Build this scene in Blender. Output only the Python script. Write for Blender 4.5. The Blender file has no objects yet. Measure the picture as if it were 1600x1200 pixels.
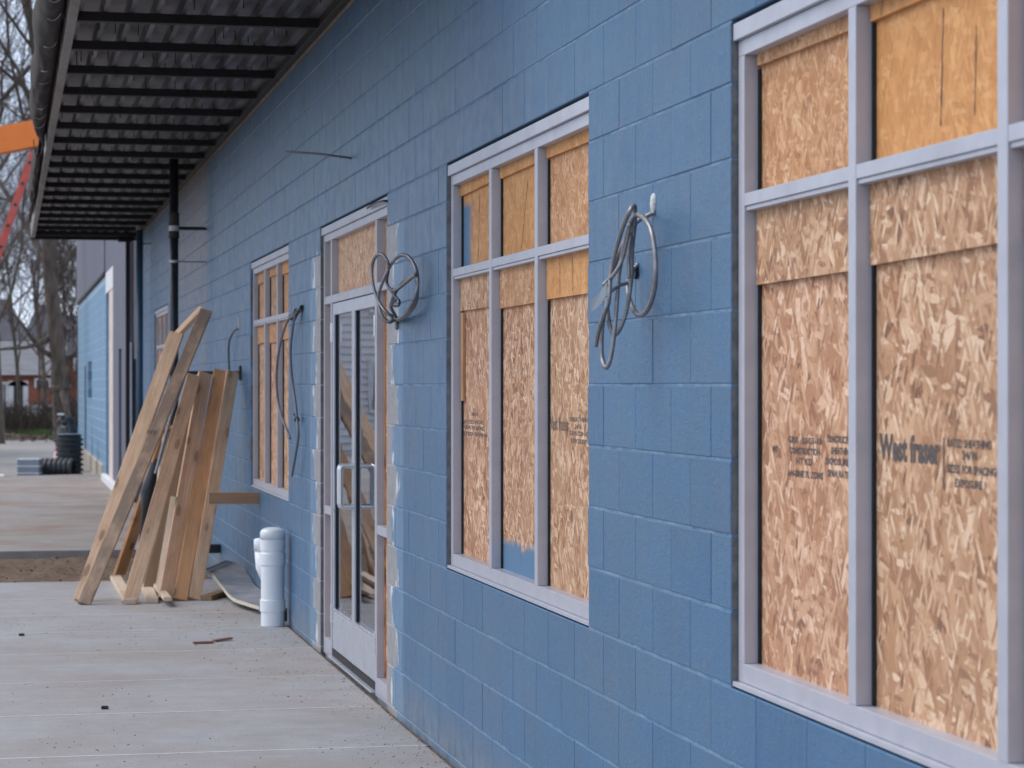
import bpy, math, random
from mathutils import Vector, Matrix, noise
R = math.radians
random.seed(7)
scene = bpy.context.scene

# ------------------------------------------------------------------ camera
FPX, VX, HY = 3735.0, 10.0, 601.5           # focal length and vanishing point in photo pixels
TH = math.atan2(800 - VX, FPX)              # camera turned this far towards the wall
CAM = Vector((-1.91, 0.0, 1.66))
FW = Vector((math.sin(TH), math.cos(TH), 0)); RT = Vector((math.cos(TH), -math.sin(TH), 0)); UP = Vector((0, 0, 1))
cd = bpy.data.cameras.new("camera"); cam = bpy.data.objects.new("camera", cd)
scene.collection.objects.link(cam); scene.camera = cam
cam.location = CAM; cam.rotation_euler = (R(90), 0, -TH)
cd.sensor_width = 36; cd.lens = FPX / 1600 * 36; cd.shift_y = 1.5 / 1600
cd.clip_start = 0.05; cd.clip_end = 3000
cd.dof.use_dof = True; cd.dof.focus_distance = 9.3; cd.dof.aperture_fstop = 6.8

# ------------------------------------------------------------------ sky, sun, exposure
SUN_EL, SUN_AZ = R(50), R(-62)              # azimuth measured from +Y towards +X
w = bpy.data.worlds.new("World"); scene.world = w; w.use_nodes = True
wn, wl = w.node_tree.nodes, w.node_tree.links
wn.clear()
sky = wn.new('ShaderNodeTexSky'); sky.sky_type = 'NISHITA'; sky.sun_disc = False
sky.sun_elevation = SUN_EL; sky.sun_rotation = SUN_AZ; sky.air_density = 1.0; sky.dust_density = 2.0
bg1 = wn.new('ShaderNodeBackground'); bg1.inputs[1].default_value = 0.10
wl.new(sky.outputs[0], bg1.inputs[0])
tc = wn.new('ShaderNodeTexCoord'); mp = wn.new('ShaderNodeMapping'); mp.inputs['Scale'].default_value = (1.2, 1.2, 3.5)
wl.new(tc.outputs['Generated'], mp.inputs[0])
nz = wn.new('ShaderNodeTexNoise'); nz.inputs['Scale'].default_value = 2.2; nz.inputs['Detail'].default_value = 6
wl.new(mp.outputs[0], nz.inputs['Vector'])
cr = wn.new('ShaderNodeValToRGB'); cr.color_ramp.elements[0].position = 0.3; cr.color_ramp.elements[1].position = 0.7
cr.color_ramp.elements[0].color = (0.46, 0.58, 0.82, 1); cr.color_ramp.elements[1].color = (0.80, 0.89, 1.0, 1)
wl.new(nz.outputs[0], cr.inputs[0])
bg2 = wn.new('ShaderNodeBackground'); bg2.inputs[1].default_value = 1.0
wl.new(cr.outputs[0], bg2.inputs[0])
mx = wn.new('ShaderNodeMixShader'); mx.inputs[0].default_value = 0.8
wl.new(bg1.outputs[0], mx.inputs[1]); wl.new(bg2.outputs[0], mx.inputs[2])
wo = wn.new('ShaderNodeOutputWorld'); wl.new(mx.outputs[0], wo.inputs[0])
sd = bpy.data.lights.new("sun", 'SUN'); so = bpy.data.objects.new("sun", sd); scene.collection.objects.link(so)
sd.energy = 1.15; sd.angle = R(40); sd.color = (1.0, 0.92, 0.84)
sdir = Vector((math.sin(SUN_AZ) * math.cos(SUN_EL), math.cos(SUN_AZ) * math.cos(SUN_EL), math.sin(SUN_EL)))
so.rotation_euler = sdir.to_track_quat('Z', 'Y').to_euler(); so.location = (-8, 5, 12)
vs = scene.view_settings; vs.view_transform = 'Standard'; vs.look = 'None'; vs.gamma = 1; vs.use_curve_mapping = False
vs.exposure = 0.66
scene.render.engine = 'CYCLES'; scene.cycles.max_bounces = 8

# ------------------------------------------------------------------ measuring helpers: a sight line meets a real plane
def ray(px, py): return FW + RT * ((px - 800) / FPX) + UP * ((HY - py) / FPX)
def onX(px, py, X):
    r = ray(px, py); return CAM + r * ((X - CAM.x) / r.x)
def onY(px, py, Y):
    r = ray(px, py); return CAM + r * ((Y - CAM.y) / r.y)
def onZ(px, py, Z=0.0):
    r = ray(px, py); return CAM + r * ((Z - CAM.z) / r.z)

# ------------------------------------------------------------------ mesh helpers
COL = scene.collection
WORLD = {}
class MB:
    def __init__(s): s.v = []; s.f = []
    def add(s, vs_, fs):
        b = len(s.v); s.v += [tuple(p) for p in vs_]; s.f += [tuple(i + b for i in f) for f in fs]; return s
    def box(s, x0, x1, y0, y1, z0, z1):
        if x0 > x1: x0, x1 = x1, x0
        if y0 > y1: y0, y1 = y1, y0
        if z0 > z1: z0, z1 = z1, z0
        return s.add([(x0,y0,z0),(x1,y0,z0),(x1,y1,z0),(x0,y1,z0),(x0,y0,z1),(x1,y0,z1),(x1,y1,z1),(x0,y1,z1)],
              [(0,3,2,1),(4,5,6,7),(0,1,5,4),(1,2,6,5),(2,3,7,6),(3,0,4,7)])
    def bbox(s, x0, x1, y0, y1, z0, z1, b=0.003):
        # box with all edges chamfered
        c = Vector(((x0+x1)/2, (y0+y1)/2, (z0+z1)/2)); h = (abs(x1-x0)/2, abs(y1-y0)/2, abs(z1-z0)/2)
        b = min(b, min(h) * 0.45)
        vv = []; idx = {}
        for sx in (-1, 1):
            for sy in (-1, 1):
                for sz in (-1, 1):
                    for a in range(3):
                        d = [h[0]-b, h[1]-b, h[2]-b]; d[a] = h[a]
                        idx[(sx, sy, sz, a)] = len(vv); vv.append((c.x+sx*d[0], c.y+sy*d[1], c.z+sz*d[2]))
        ff = []
        I = idx
        for sg in (-1, 1):
            q = [I[(sg,-1,-1,0)], I[(sg,1,-1,0)], I[(sg,1,1,0)], I[(sg,-1,1,0)]]; ff.append(q if sg > 0 else q[::-1])
            q = [I[(-1,sg,-1,1)], I[(1,sg,-1,1)], I[(1,sg,1,1)], I[(-1,sg,1,1)]]; ff.append(q[::-1] if sg > 0 else q)
            q = [I[(-1,-1,sg,2)], I[(1,-1,sg,2)], I[(1,1,sg,2)], I[(-1,1,sg,2)]]; ff.append(q if sg > 0 else q[::-1])
        for s1 in (-1, 1):
            for s2 in (-1, 1):
                q = [I[(s1,s2,-1,0)], I[(s1,s2,-1,1)], I[(s1,s2,1,1)], I[(s1,s2,1,0)]]; ff.append(q if s1*s2 > 0 else q[::-1])
                q = [I[(s1,-1,s2,0)], I[(s1,1,s2,0)], I[(s1,1,s2,2)], I[(s1,-1,s2,2)]]; ff.append(q if s1*s2 > 0 else q[::-1])
                q = [I[(-1,s1,s2,1)], I[(-1,s1,s2,2)], I[(1,s1,s2,2)], I[(1,s1,s2,1)]]; ff.append(q if s1*s2 > 0 else q[::-1])
                for s3 in (-1, 1):
                    q = [I[(s1,s2,s3,0)], I[(s1,s2,s3,1)], I[(s1,s2,s3,2)]]; ff.append(q if s1*s2*s3 > 0 else q[::-1])
        return s.add(vv, ff)
    def tube(s, pts, rad, n=8, cap=True, twist=0.0):
        pts = [Vector(p) for p in pts]
        if not isinstance(rad, (list, tuple)): rad = [rad] * len(pts)
        base = len(s.v); prev = None
        for i, p in enumerate(pts):
            d = (pts[min(i+1, len(pts)-1)] - pts[max(i-1, 0)])
            d = d.normalized() if d.length > 1e-9 else Vector((0, 0, 1))
            if prev is None:
                a = Vector((0, 0, 1)) if abs(d.z) < 0.9 else Vector((1, 0, 0))
                u = d.cross(a).normalized()
            else:
                u = prev - d * prev.dot(d)
                u = u.normalized() if u.length > 1e-6 else d.orthogonal().normalized()
            prev = u; v = d.cross(u)
            for k in range(n):
                a = 2 * math.pi * k / n + twist
                q = p + (u * math.cos(a) + v * math.sin(a)) * rad[i]; s.v.append((q.x, q.y, q.z))
        for i in range(len(pts)-1):
            for k in range(n):
                a = base + i*n + k; b = base + i*n + (k+1) % n
                s.f.append((a, b, b+n, a+n))
        if cap:
            s.f.append(tuple(base + k for k in range(n))[::-1])
            s.f.append(tuple(base + (len(pts)-1)*n + k for k in range(n)))
        return s
    def build(s, name, mat, parent=None, smooth=False, origin=None, kind=None, label=None):
        if origin is None:
            if s.v:
                xs = [p[0] for p in s.v]; ys = [p[1] for p in s.v]; zs = [p[2] for p in s.v]
                origin = Vector(((min(xs)+max(xs))/2, (min(ys)+max(ys))/2, min(zs)))
            else: origin = Vector((0, 0, 0))
        origin = Vector(origin)
        me = bpy.data.meshes.new(name)
        me.from_pydata([(p[0]-origin.x, p[1]-origin.y, p[2]-origin.z) for p in s.v], [], s.f)
        if smooth: me.polygons.foreach_set('use_smooth', [True] * len(me.polygons))
        me.update()
        if mat: me.materials.append(mat)
        return link(name, me, origin, parent, kind, label)
def link(name, me, origin, parent=None, kind=None, label=None):
    o = bpy.data.objects.new(name, me); COL.objects.link(o)
    origin = Vector(origin); WORLD[o.name] = origin
    if parent is not None:
        o.parent = parent; o.location = origin - WORLD[parent.name]
    else: o.location = origin
    if kind: o['kind'] = kind
    if label: o['label'] = label
    return o
def thing(name, loc, label, cat, group=None):
    o = link(name, None, loc); o['label'] = label; o['category'] = cat
    if group: o['group'] = group
    return o
def tag(o, label, cat, group=None):
    o['label'] = label; o['category'] = cat
    if group: o['group'] = group
    return o
def spline(pts, step=0.01):
    pts = [Vector(p) for p in pts]; out = []
    P_ = [pts[0]*2 - pts[1]] + pts + [pts[-1]*2 - pts[-2]]
    for i in range(1, len(P_)-2):
        p0, p1, p2, p3 = P_[i-1], P_[i], P_[i+1], P_[i+2]
        n = max(2, int((p2-p1).length / step))
        for k in range(n):
            t = k / n
            out.append(0.5*((2*p1) + (p2-p0)*t + (2*p0-5*p1+4*p2-p3)*t*t + (3*p1-p0-3*p2+p3)*t**3))
    out.append(pts[-1]); return out

# ------------------------------------------------------------------ material helpers
class NT:
    def __init__(s, name):
        s.m = bpy.data.materials.new(name); s.m.use_nodes = True
        s.n = s.m.node_tree.nodes; s.l = s.m.node_tree.links
        s.b = s.n['Principled BSDF']
    def node(s, t, **kw):
        x = s.n.new(t)
        for k, v in kw.items():
            if k in x.inputs: 
                if isinstance(v, bpy.types.NodeSocket): s.l.new(v, x.inputs[k])
                else: x.inputs[k].default_value = v
            else: setattr(x, k, v)
        return x
    def put(s, sock, v):
        if isinstance(v, bpy.types.NodeSocket): s.l.new(v, sock)
        else: sock.default_value = v
    def math(s, op, a, b=0.0, c=None, clamp=False):
        x = s.n.new('ShaderNodeMath'); x.operation = op; x.use_clamp = clamp
        s.put(x.inputs[0], a); s.put(x.inputs[1], b)
        if c is not None: s.put(x.inputs[2], c)
        return x.outputs[0]
    def vmath(s, op, a, b):
        x = s.n.new('ShaderNodeVectorMath'); x.operation = op
        s.put(x.inputs[0], a); s.put(x.inputs[1], b); return x.outputs[0]
    def mix(s, f, a, b, mode='MIX'):
        x = s.n.new('ShaderNodeMixRGB'); x.blend_type = mode
        s.put(x.inputs[0], f)
        s.put(x.inputs[1], (*a, 1) if isinstance(a, tuple) and len(a) == 3 else a)
        s.put(x.inputs[2], (*b, 1) if isinstance(b, tuple) and len(b) == 3 else b)
        return x.outputs[0]
    def ramp(s, f, stops, interp='LINEAR'):
        x = s.n.new('ShaderNodeValToRGB'); x.color_ramp.interpolation = interp
        e = x.color_ramp.elements
        while len(e) < len(stops): e.new(0.5)
        for i, (p, c) in enumerate(stops):
            e[i].position = p
            e[i].color = (*c, 1) if isinstance(c, tuple) else (c, c, c, 1)
        s.put(x.inputs[0], f); return x.outputs[0]
    def smooth(s, v, a, b):
        x = s.n.new('ShaderNodeMapRange'); x.interpolation_type = 'SMOOTHSTEP'
        s.put(x.inputs[0], v); x.inputs[1].default_value = a; x.inputs[2].default_value = b
        return x.outputs[0]
    def pos(s): return s.node('ShaderNodeNewGeometry').outputs['Position']
    def obj(s): return s.node('ShaderNodeTexCoord').outputs['Object']
    def rnd(s): return s.node('ShaderNodeObjectInfo').outputs['Random']
    def map(s, vec, scale=(1,1,1), rot=(0,0,0), loc=(0,0,0)):
        x = s.n.new('ShaderNodeMapping'); s.put(x.inputs[0], vec)
        x.inputs['Scale'].default_value = scale; x.inputs['Rotation'].default_value = rot; x.inputs['Location'].default_value = loc
        return x.outputs[0]
    def noise(s, vec, scale, detail=4, rough=0.55, col=False):
        x = s.n.new('ShaderNodeTexNoise'); s.put(x.inputs['Vector'], vec)
        x.inputs['Scale'].default_value = scale; x.inputs['Detail'].default_value = detail; x.inputs['Roughness'].default_value = rough
        return x.outputs[1 if col else 0]
    def vor(s, vec, scale, feature='F1', out='Distance', rand=1.0):
        x = s.n.new('ShaderNodeTexVoronoi'); x.feature = feature; s.put(x.inputs['Vector'], vec)
        x.inputs['Scale'].default_value = scale; x.inputs['Randomness'].default_value = rand
        return x.outputs[out]
    def sep(s, v):
        x = s.n.new('ShaderNodeSeparateXYZ'); s.put(x.inputs[0], v); return x.outputs
    def bump(s, h, dist=0.002, strength=1.0, prev=None):
        x = s.n.new('ShaderNodeBump'); s.put(x.inputs['Height'], h)
        x.inputs['Distance'].default_value = dist; x.inputs['Strength'].default_value = strength
        if prev is not None: s.l.new(prev, x.inputs['Normal'])
        s.l.new(x.outputs[0], s.b.inputs['Normal']); return x.outputs[0]
    def out(s, col=None, rough=0.7, metal=0.0, spec=None):
        if col is not None: s.put(s.b.inputs['Base Color'], (*col, 1) if isinstance(col, tuple) else col)
        s.put(s.b.inputs['Roughness'], rough); s.put(s.b.inputs['Metallic'], metal)
        if spec is not None: s.b.inputs['Specular IOR Level'].default_value = spec
        return s.m
def mottled(name, c1, c2, scale=8, rough=0.7, metal=0.0, bump=0.001, stretch=(1,1,1), detail=5, spec=None, obj=False):
    t = NT(name); v = t.map(t.obj() if obj else t.pos(), stretch)
    n = t.noise(v, scale, detail, 0.6)
    c = t.mix(t.ramp(n, [(0.3, 0.0), (0.7, 1.0)]), c1, c2)
    if bump: t.bump(t.noise(v, scale*4, 4), bump, 0.8)
    return t.out(c, rough, metal, spec)

# opening data (along-wall distance from the camera foot)
WINDOWS = [(3.54, 6.18), (7.80, 10.44), (16.50, 19.14), (29.16, 31.80)]
DOOR = (12.13, 14.79)
Z_SILL, Z_HEAD = 0.847, 2.640
COURSE = 0.2032; EYE = 1.66

# --- painted block
def wall_material():
    t = NT('blue_painted_block'); P = t.pos(); X, Y, Z = t.sep(P)
    r = t.rnd()
    n1 = t.noise(P, 1.3, 5); n2 = t.noise(P, 9, 5); n3 = t.noise(t.map(P, (1, 6, 0.5)), 4, 5)
    base = t.mix(t.ramp(n1, [(0.3, 0.0), (0.7, 1.0)]), (0.026, 0.112, 0.235), (0.038, 0.138, 0.275))
    base = t.mix(t.math('MULTIPLY', t.ramp(n3, [(0.42, 0.0), (0.72, 1.0)]), 0.35), base, (0.074, 0.170, 0.290))
    base = t.mix(t.math('MULTIPLY', t.ramp(n2, [(0.35, 1.0), (0.6, 0.0)]), 0.25), base, (0.034, 0.100, 0.190))
    base = t.mix(t.math('MULTIPLY', r, 0.5), base, (0.062, 0.160, 0.285))
    # roller texture flecks and pale scuffs
    sc = t.noise(t.map(P, (1, 14, 2.2), (0.25, 0, 0)), 3.1, 6, 0.7)
    base = t.mix(t.math('MULTIPLY', t.ramp(sc, [(0.66, 0.0), (0.74, 1.0)]), 0.45), base, (0.33, 0.40, 0.48))
    spk = t.vor(P, 26, 'F1'); spn = t.noise(P, 3.3, 2)
    base = t.mix(t.math('MULTIPLY', t.ramp(spk, [(0.05, 1.0), (0.09, 0.0)]), t.ramp(spn, [(0.58, 0.0), (0.66, 0.8)])), base, (0.5, 0.55, 0.6))
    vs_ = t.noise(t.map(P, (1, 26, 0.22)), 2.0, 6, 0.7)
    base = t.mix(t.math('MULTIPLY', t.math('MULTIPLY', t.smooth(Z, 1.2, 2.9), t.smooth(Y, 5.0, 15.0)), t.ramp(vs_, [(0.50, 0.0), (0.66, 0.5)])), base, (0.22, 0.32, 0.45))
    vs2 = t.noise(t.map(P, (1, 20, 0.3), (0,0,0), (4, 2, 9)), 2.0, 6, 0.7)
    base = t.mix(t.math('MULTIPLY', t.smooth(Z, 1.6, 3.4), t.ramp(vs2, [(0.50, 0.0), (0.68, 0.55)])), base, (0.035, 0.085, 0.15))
    big = t.noise(t.map(P, (1, 0.8, 1.3), (0, 0, 0), (2, 5, 8)), 1.6, 7, 0.68)
    base = t.mix(t.ramp(big, [(0.44, 0.0), (0.66, 0.5)]), base, (0.080, 0.135, 0.205))
    grit = t.noise(P, 55, 5, 0.75)
    base = t.mix(t.math('MULTIPLY', t.ramp(grit, [(0.34, 1.0), (0.45, 0.0)]), 0.5), base, (0.022, 0.070, 0.145))
    scf = t.noise(t.map(t.map(P, (1, 1, 1), (0.5, 0, 0)), (1, 3.0, 22)), 2.3, 6, 0.72)
    base = t.mix(t.math('MULTIPLY', t.ramp(scf, [(0.68, 0.0), (0.75, 1.0)]), t.ramp(t.noise(P, 1.1, 2), [(0.45, 0.0), (0.6, 0.5)])), base, (0.27, 0.35, 0.44))
    # brown runs below the canopy
    dr = t.noise(t.map(P, (1, 7, 0.35)), 2.4, 5, 0.65)
    band = t.math('MULTIPLY', t.smooth(Y, 23.3, 23.5), t.math('SUBTRACT', 1.0, t.smooth(Y, 26.5, 29.0)))
    band = t.math('MULTIPLY', band, t.smooth(Z, 1.2, 3.6))
    base = t.mix(t.math('MULTIPLY', band, t.ramp(dr, [(0.36, 0.1), (0.56, 0.85)])), base, (0.185, 0.135, 0.12))
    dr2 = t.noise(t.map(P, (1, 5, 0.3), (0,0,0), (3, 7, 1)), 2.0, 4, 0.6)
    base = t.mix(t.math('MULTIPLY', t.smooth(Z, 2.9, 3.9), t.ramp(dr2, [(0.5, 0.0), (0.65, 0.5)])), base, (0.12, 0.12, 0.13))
    # dirt splash near the pavement
    sp = t.math('MULTIPLY', t.math('SUBTRACT', 1.0, t.smooth(Z, 0.0, 0.30)), t.ramp(n2, [(0.35, 0.15), (0.62, 0.75)]))
    base = t.mix(sp, base, (0.21, 0.22, 0.23))
    # bare masonry strips beside the door
    cen = (DOOR[0] + DOOR[1]) / 2; half = (DOOR[1] - DOOR[0]) / 2
    d = t.math('SUBTRACT', t.math('ABSOLUTE', t.math('SUBTRACT', Y, cen)), half)
    wob = t.math('MULTIPLY', t.math('SUBTRACT', t.noise(t.map(P, (1, 2, 1)), 4.0, 5, 0.68), 0.5), 0.9)
    zc = t.math('LESS_THAN', t.math('ADD', Z, t.math('MULTIPLY', wob, 0.4)), 2.47)
    par = t.math('FLOORED_MODULO', t.math('FLOOR', t.math('DIVIDE', t.math('SUBTRACT', Z, EYE), COURSE)), 2.0)
    lim = t.math('ADD', t.math('MULTIPLY', par, 0.16), 0.17)
    dd = t.math('SUBTRACT', t.math('ADD', d, t.math('MULTIPLY', wob, 0.35)), lim)
    raw = t.math('MULTIPLY', t.math('LESS_THAN', dd, 0.0), zc)
    halo = t.math('MULTIPLY', t.math('SUBTRACT', 1.0, t.smooth(t.math('ADD', d, t.math('MULTIPLY', wob, 0.05)), 0.50, 0.53)), zc)
    hs = t.noise(t.map(P, (1, 16, 0.8)), 2.2, 5, 0.65)
    base = t.mix(t.math('MULTIPLY', halo, t.ramp(hs, [(0.3, 0.15), (0.7, 0.85)])), base, (0.17, 0.31, 0.47))
    rawc = t.mix(t.ramp(t.noise(P, 14, 5), [(0.3, 0.0), (0.7, 1.0)]), (0.25, 0.245, 0.255), (0.36, 0.355, 0.37))
    base = t.mix(raw, base, rawc)
    wht = t.noise(t.map(P, (1, 2.2, 0.9)), 6.5, 4, 0.6)
    edge = t.math('MULTIPLY', t.math('SUBTRACT', 1.0, t.smooth(t.math('ABSOLUTE', dd), 0.02, 0.10)), zc)
    base = t.mix(t.ramp(t.math('ADD', t.math('MULTIPLY', edge, 0.30), wht), [(0.81, 0.0), (0.84, 1.0)]), base, (0.66, 0.68, 0.72))
    NY = t.sep(t.node('ShaderNodeNewGeometry').outputs['Normal'])[1]
    endf = t.math('MULTIPLY', t.math('GREATER_THAN', t.math('ABSOLUTE', NY), 0.85), t.math('GREATER_THAN', X, 0.003))
    base = t.mix(endf, base, t.mix(t.ramp(t.noise(P, 22, 4), [(0.35, 0.0), (0.65, 1.0)]), (0.085, 0.085, 0.09), (0.17, 0.165, 0.165)))
    h = t.math('ADD', t.math('MULTIPLY', t.noise(P, 130, 3, 0.65), 0.7), t.math('MULTIPLY', t.noise(P, 35, 5, 0.65), 1.0))
    t.bump(h, 0.0026, 1.0)
    rg = t.ramp(n2, [(0.3, 0.34), (0.7, 0.50)])
    return t.out(base, rg, 0, 0.7)
M_WALL = wall_material()
def mortar_material():
    t = NT('painted_mortar'); P = t.pos()
    c = t.mix(t.ramp(t.noise(P, 7, 5, 0.7), [(0.35, 0.0), (0.65, 1.0)]), (0.075, 0.160, 0.275), (0.21, 0.295, 0.40))
    _, Y, Z = t.sep(P); cen = (DOOR[0] + DOOR[1]) / 2; half = (DOOR[1] - DOOR[0]) / 2
    d = t.math('SUBTRACT', t.math('ABSOLUTE', t.math('SUBTRACT', Y, cen)), half)
    c = t.mix(t.math('MULTIPLY', t.math('LESS_THAN', d, 0.24), t.math('LESS_THAN', Z, 2.45)), c, (0.42, 0.40, 0.38))
    t.bump(t.noise(P, 90, 4), 0.002, 0.8)
    return t.out(c, 0.8, 0, 0.3)
M_MORTAR = mortar_material()
M_RAW = mottled('bare_grey_mortar', (0.10, 0.10, 0.105), (0.19, 0.185, 0.18), 25, 0.9, bump=0.003)

def frame_material(name, c1, c2, rough=0.42, metal=0.25):
    t = NT(name); P = t.pos()
    n = t.noise(P, 14, 4); n2 = t.noise(P, 3.0, 5, 0.65)
    c = t.mix(t.ramp(n, [(0.35, 0.0), (0.65, 1.0)]), c1, c2)
    c = t.mix(t.math('MULTIPLY', t.ramp(n2, [(0.52, 0.0), (0.75, 1.0)]), 0.35), c, tuple(x*0.76 for x in c1))
    t.bump(t.noise(P, 220, 2), 0.0003, 0.5)
    return t.out(c, t.ramp(n2, [(0.3, rough-0.07), (0.7, rough+0.12)]), metal)
M_FRAME = frame_material('clear_anodised_aluminium', (0.435, 0.44, 0.495), (0.475, 0.48, 0.535), 0.38, 0.15)
M_SILVER = frame_material('bright_door_aluminium', (0.50, 0.52, 0.58), (0.56, 0.58, 0.64), 0.3, 0.4)
M_STEEL = frame_material('polished_steel', (0.70, 0.72, 0.75), (0.78, 0.79, 0.81), 0.25, 0.75)

def osb_material(name, tint=(1, 1, 1), contrast=1.0, paint=None, fine=1.0, orange=0.0):
    t = NT(name); P = t.pos(); r = t.rnd()
    off = t.math('MULTIPLY', r, 37.0)
    cv = t.n.new('ShaderNodeCombineXYZ'); cv.inputs[0].default_value = 0
    _, Y, Z = t.sep(P)
    t.put(cv.inputs[1], t.math('ADD', Y, off)); t.put(cv.inputs[2], t.math('ADD', Z, t.math('MULTIPLY', r, 11.0)))
    V = cv.outputs[0]
    warp = t.vmath('SCALE', t.vmath('SUBTRACT', t.noise(V, 11, 4, 0.6, True), (0.5, 0.5, 0.5)), (0, 0, 0))
    warp.node.inputs['Scale'].default_value = 0.004
    V2 = t.vmath('ADD', V, warp)
    def sc(c): return tuple(min(1, a*b*k) for a, b, k in zip(c, tint, (1.0, 0.935, 0.90)))
    pale, cream, tan, brown, rust, dark = sc((0.82, 0.645, 0.47)), sc((0.70, 0.49, 0.325)), sc((0.57, 0.36, 0.215)), sc((0.45, 0.255, 0.14)), sc((0.31, 0.155, 0.085)), sc((0.16, 0.08, 0.055))
    col = t.mix(t.noise(V2, 30, 5, 0.7), brown, tan); hgt = t.noise(V2, 60, 3)
    # (angle from vertical, cells per metre along and across, coverage threshold)
    layers = [(0.2, 22, 80, 0.25), (1.25, 18, 60, 0.40), (-0.9, 20, 75, 0.45), (0.75, 17, 55, 0.50), (-1.4, 18, 60, 0.58), (0.45, 28, 130, 0.66),
              (-0.25, 14, 46, 0.58), (1.15, 12, 36, 0.62), (-0.6, 11, 32, 0.68), (0.9, 10, 30, 0.74), (-1.15, 10, 30, 0.78), (0.15, 9, 36, 0.82),
              (1.45, 22, 90, 0.78), (-0.45, 26, 120, 0.76), (0.55, 24, 110, 0.80)]
    for i, (a, sl, ss, th) in enumerate(layers):
        v0 = t.map(V2, (1, 1, 1), (a, 0, 0)); v = t.map(v0, (1, ss*fine, sl*fine), (0, 0, 0), (0, 3.7*i, 1.9*i))
        x = t.n.new('ShaderNodeTexVoronoi'); t.l.new(v, x.inputs['Vector']); x.inputs['Scale'].default_value = 0.80
        cr_, cg_, cb_ = t.sep(x.outputs['Color'])
        m = t.math('GREATER_THAN', cr_, th)
        grain = t.noise(t.map(v0, (1, 170, 12)), 2.0, 3, 0.6)
        g2 = t.math('ADD', cg_, t.math('MULTIPLY', t.math('SUBTRACT', grain, 0.5), 0.55))
        lc = t.ramp(g2, [(0.02, dark if i % 3 == 1 else rust), (0.16, rust if i % 2 else brown), (0.34, brown), (0.58, tan), (0.80, cream), (0.97, pale)])
        col = t.mix(t.math('MULTIPLY', m, 0.95 * min(1, contrast)), col, lc)
        e = t.n.new('ShaderNodeTexVoronoi'); e.feature = 'DISTANCE_TO_EDGE'; t.l.new(v, e.inputs['Vector']); e.inputs['Scale'].default_value = 0.80
        ed = t.math('MULTIPLY', t.ramp(e.outputs[0], [(0.0, 1.0), (0.07, 0.0)]), m)
        col = t.mix(t.math('MULTIPLY', ed, 0.55 * contrast), col, rust)
        hgt = t.mix(m, hgt, cb_)
    pt = t.noise(t.map(V, (1, 220, 60)), 1.0, 4, 0.7)
    col = t.mix(t.math('MULTIPLY', t.ramp(pt, [(0.30, 1.0), (0.46, 0.0)]), 0.35), col, brown)
    # splinters and voids
    sp = t.vor(t.map(t.map(V, (1,1,1), (0.6,0,0)), (1, 34, 16)), 1.0)
    col = t.mix(t.math('MULTIPLY', t.ramp(sp, [(0.10, 0.85), (0.15, 0.0)]), t.ramp(t.noise(V, 7, 3), [(0.5, 0.0), (0.58, 1.0)])), col, dark)
    col = t.mix(t.math('MULTIPLY', t.ramp(t.noise(V, 2.2, 4), [(0.35, 0.0), (0.7, 1.0)]), 0.25), col, sc((0.52, 0.36, 0.25)))
    if orange: col = t.mix(orange, col, sc((0.66, 0.37, 0.15)))
    if paint:
        f = paint(t, P); col = t.mix(f, col, (0.115, 0.215, 0.335))
    t.bump(hgt, 0.0016, 0.7)
    return t.out(col, 0.72, 0, 0.25)
M_OSB = osb_material('strand_board_light')
M_OSB_P = osb_material('strand_board_pinkish', (1.03, 0.98, 1.0))
M_OSB_O = osb_material('strand_board_orange', (1.06, 0.92, 0.70), 0.6, None, 1.15, 0.45)
M_OSB_F = osb_material('strand_board_fine', (1.0, 0.92, 0.84), 0.8, None, 1.5, 0.2)
M_OSB_T = osb_material('strand_board_pale', (1.2, 1.24, 1.3), 0.6, None, 1.6)
def paint_low(t, P):
    _, Y, Z = t.sep(P)
    return t.math('SUBTRACT', 1.0, t.smooth(t.math('ADD', Z, t.math('MULTIPLY', t.noise(P, 9, 5, 0.7), 0.16)), 1.085, 1.135))
def paint_side(t, P):
    _, Y, Z = t.sep(P)
    d = t.math('ADD', Y, t.math('MULTIPLY', t.noise(P, 8, 5, 0.7), 0.16))
    return t.math('MULTIPLY', t.smooth(d, 10.22, 10.36), t.math('SUBTRACT', 1.0, t.smooth(Z, 2.43, 2.47)))
M_OSB_LOW = osb_material('strand_board_overspray_low', (1.05, 1.0, 1.0), 1.0, paint_low, 1.25)
M_OSB_SIDE = osb_material('strand_board_overspray_side', (1.06, 0.92, 0.74), 0.6, paint_side, 1.2, 0.35)

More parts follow.
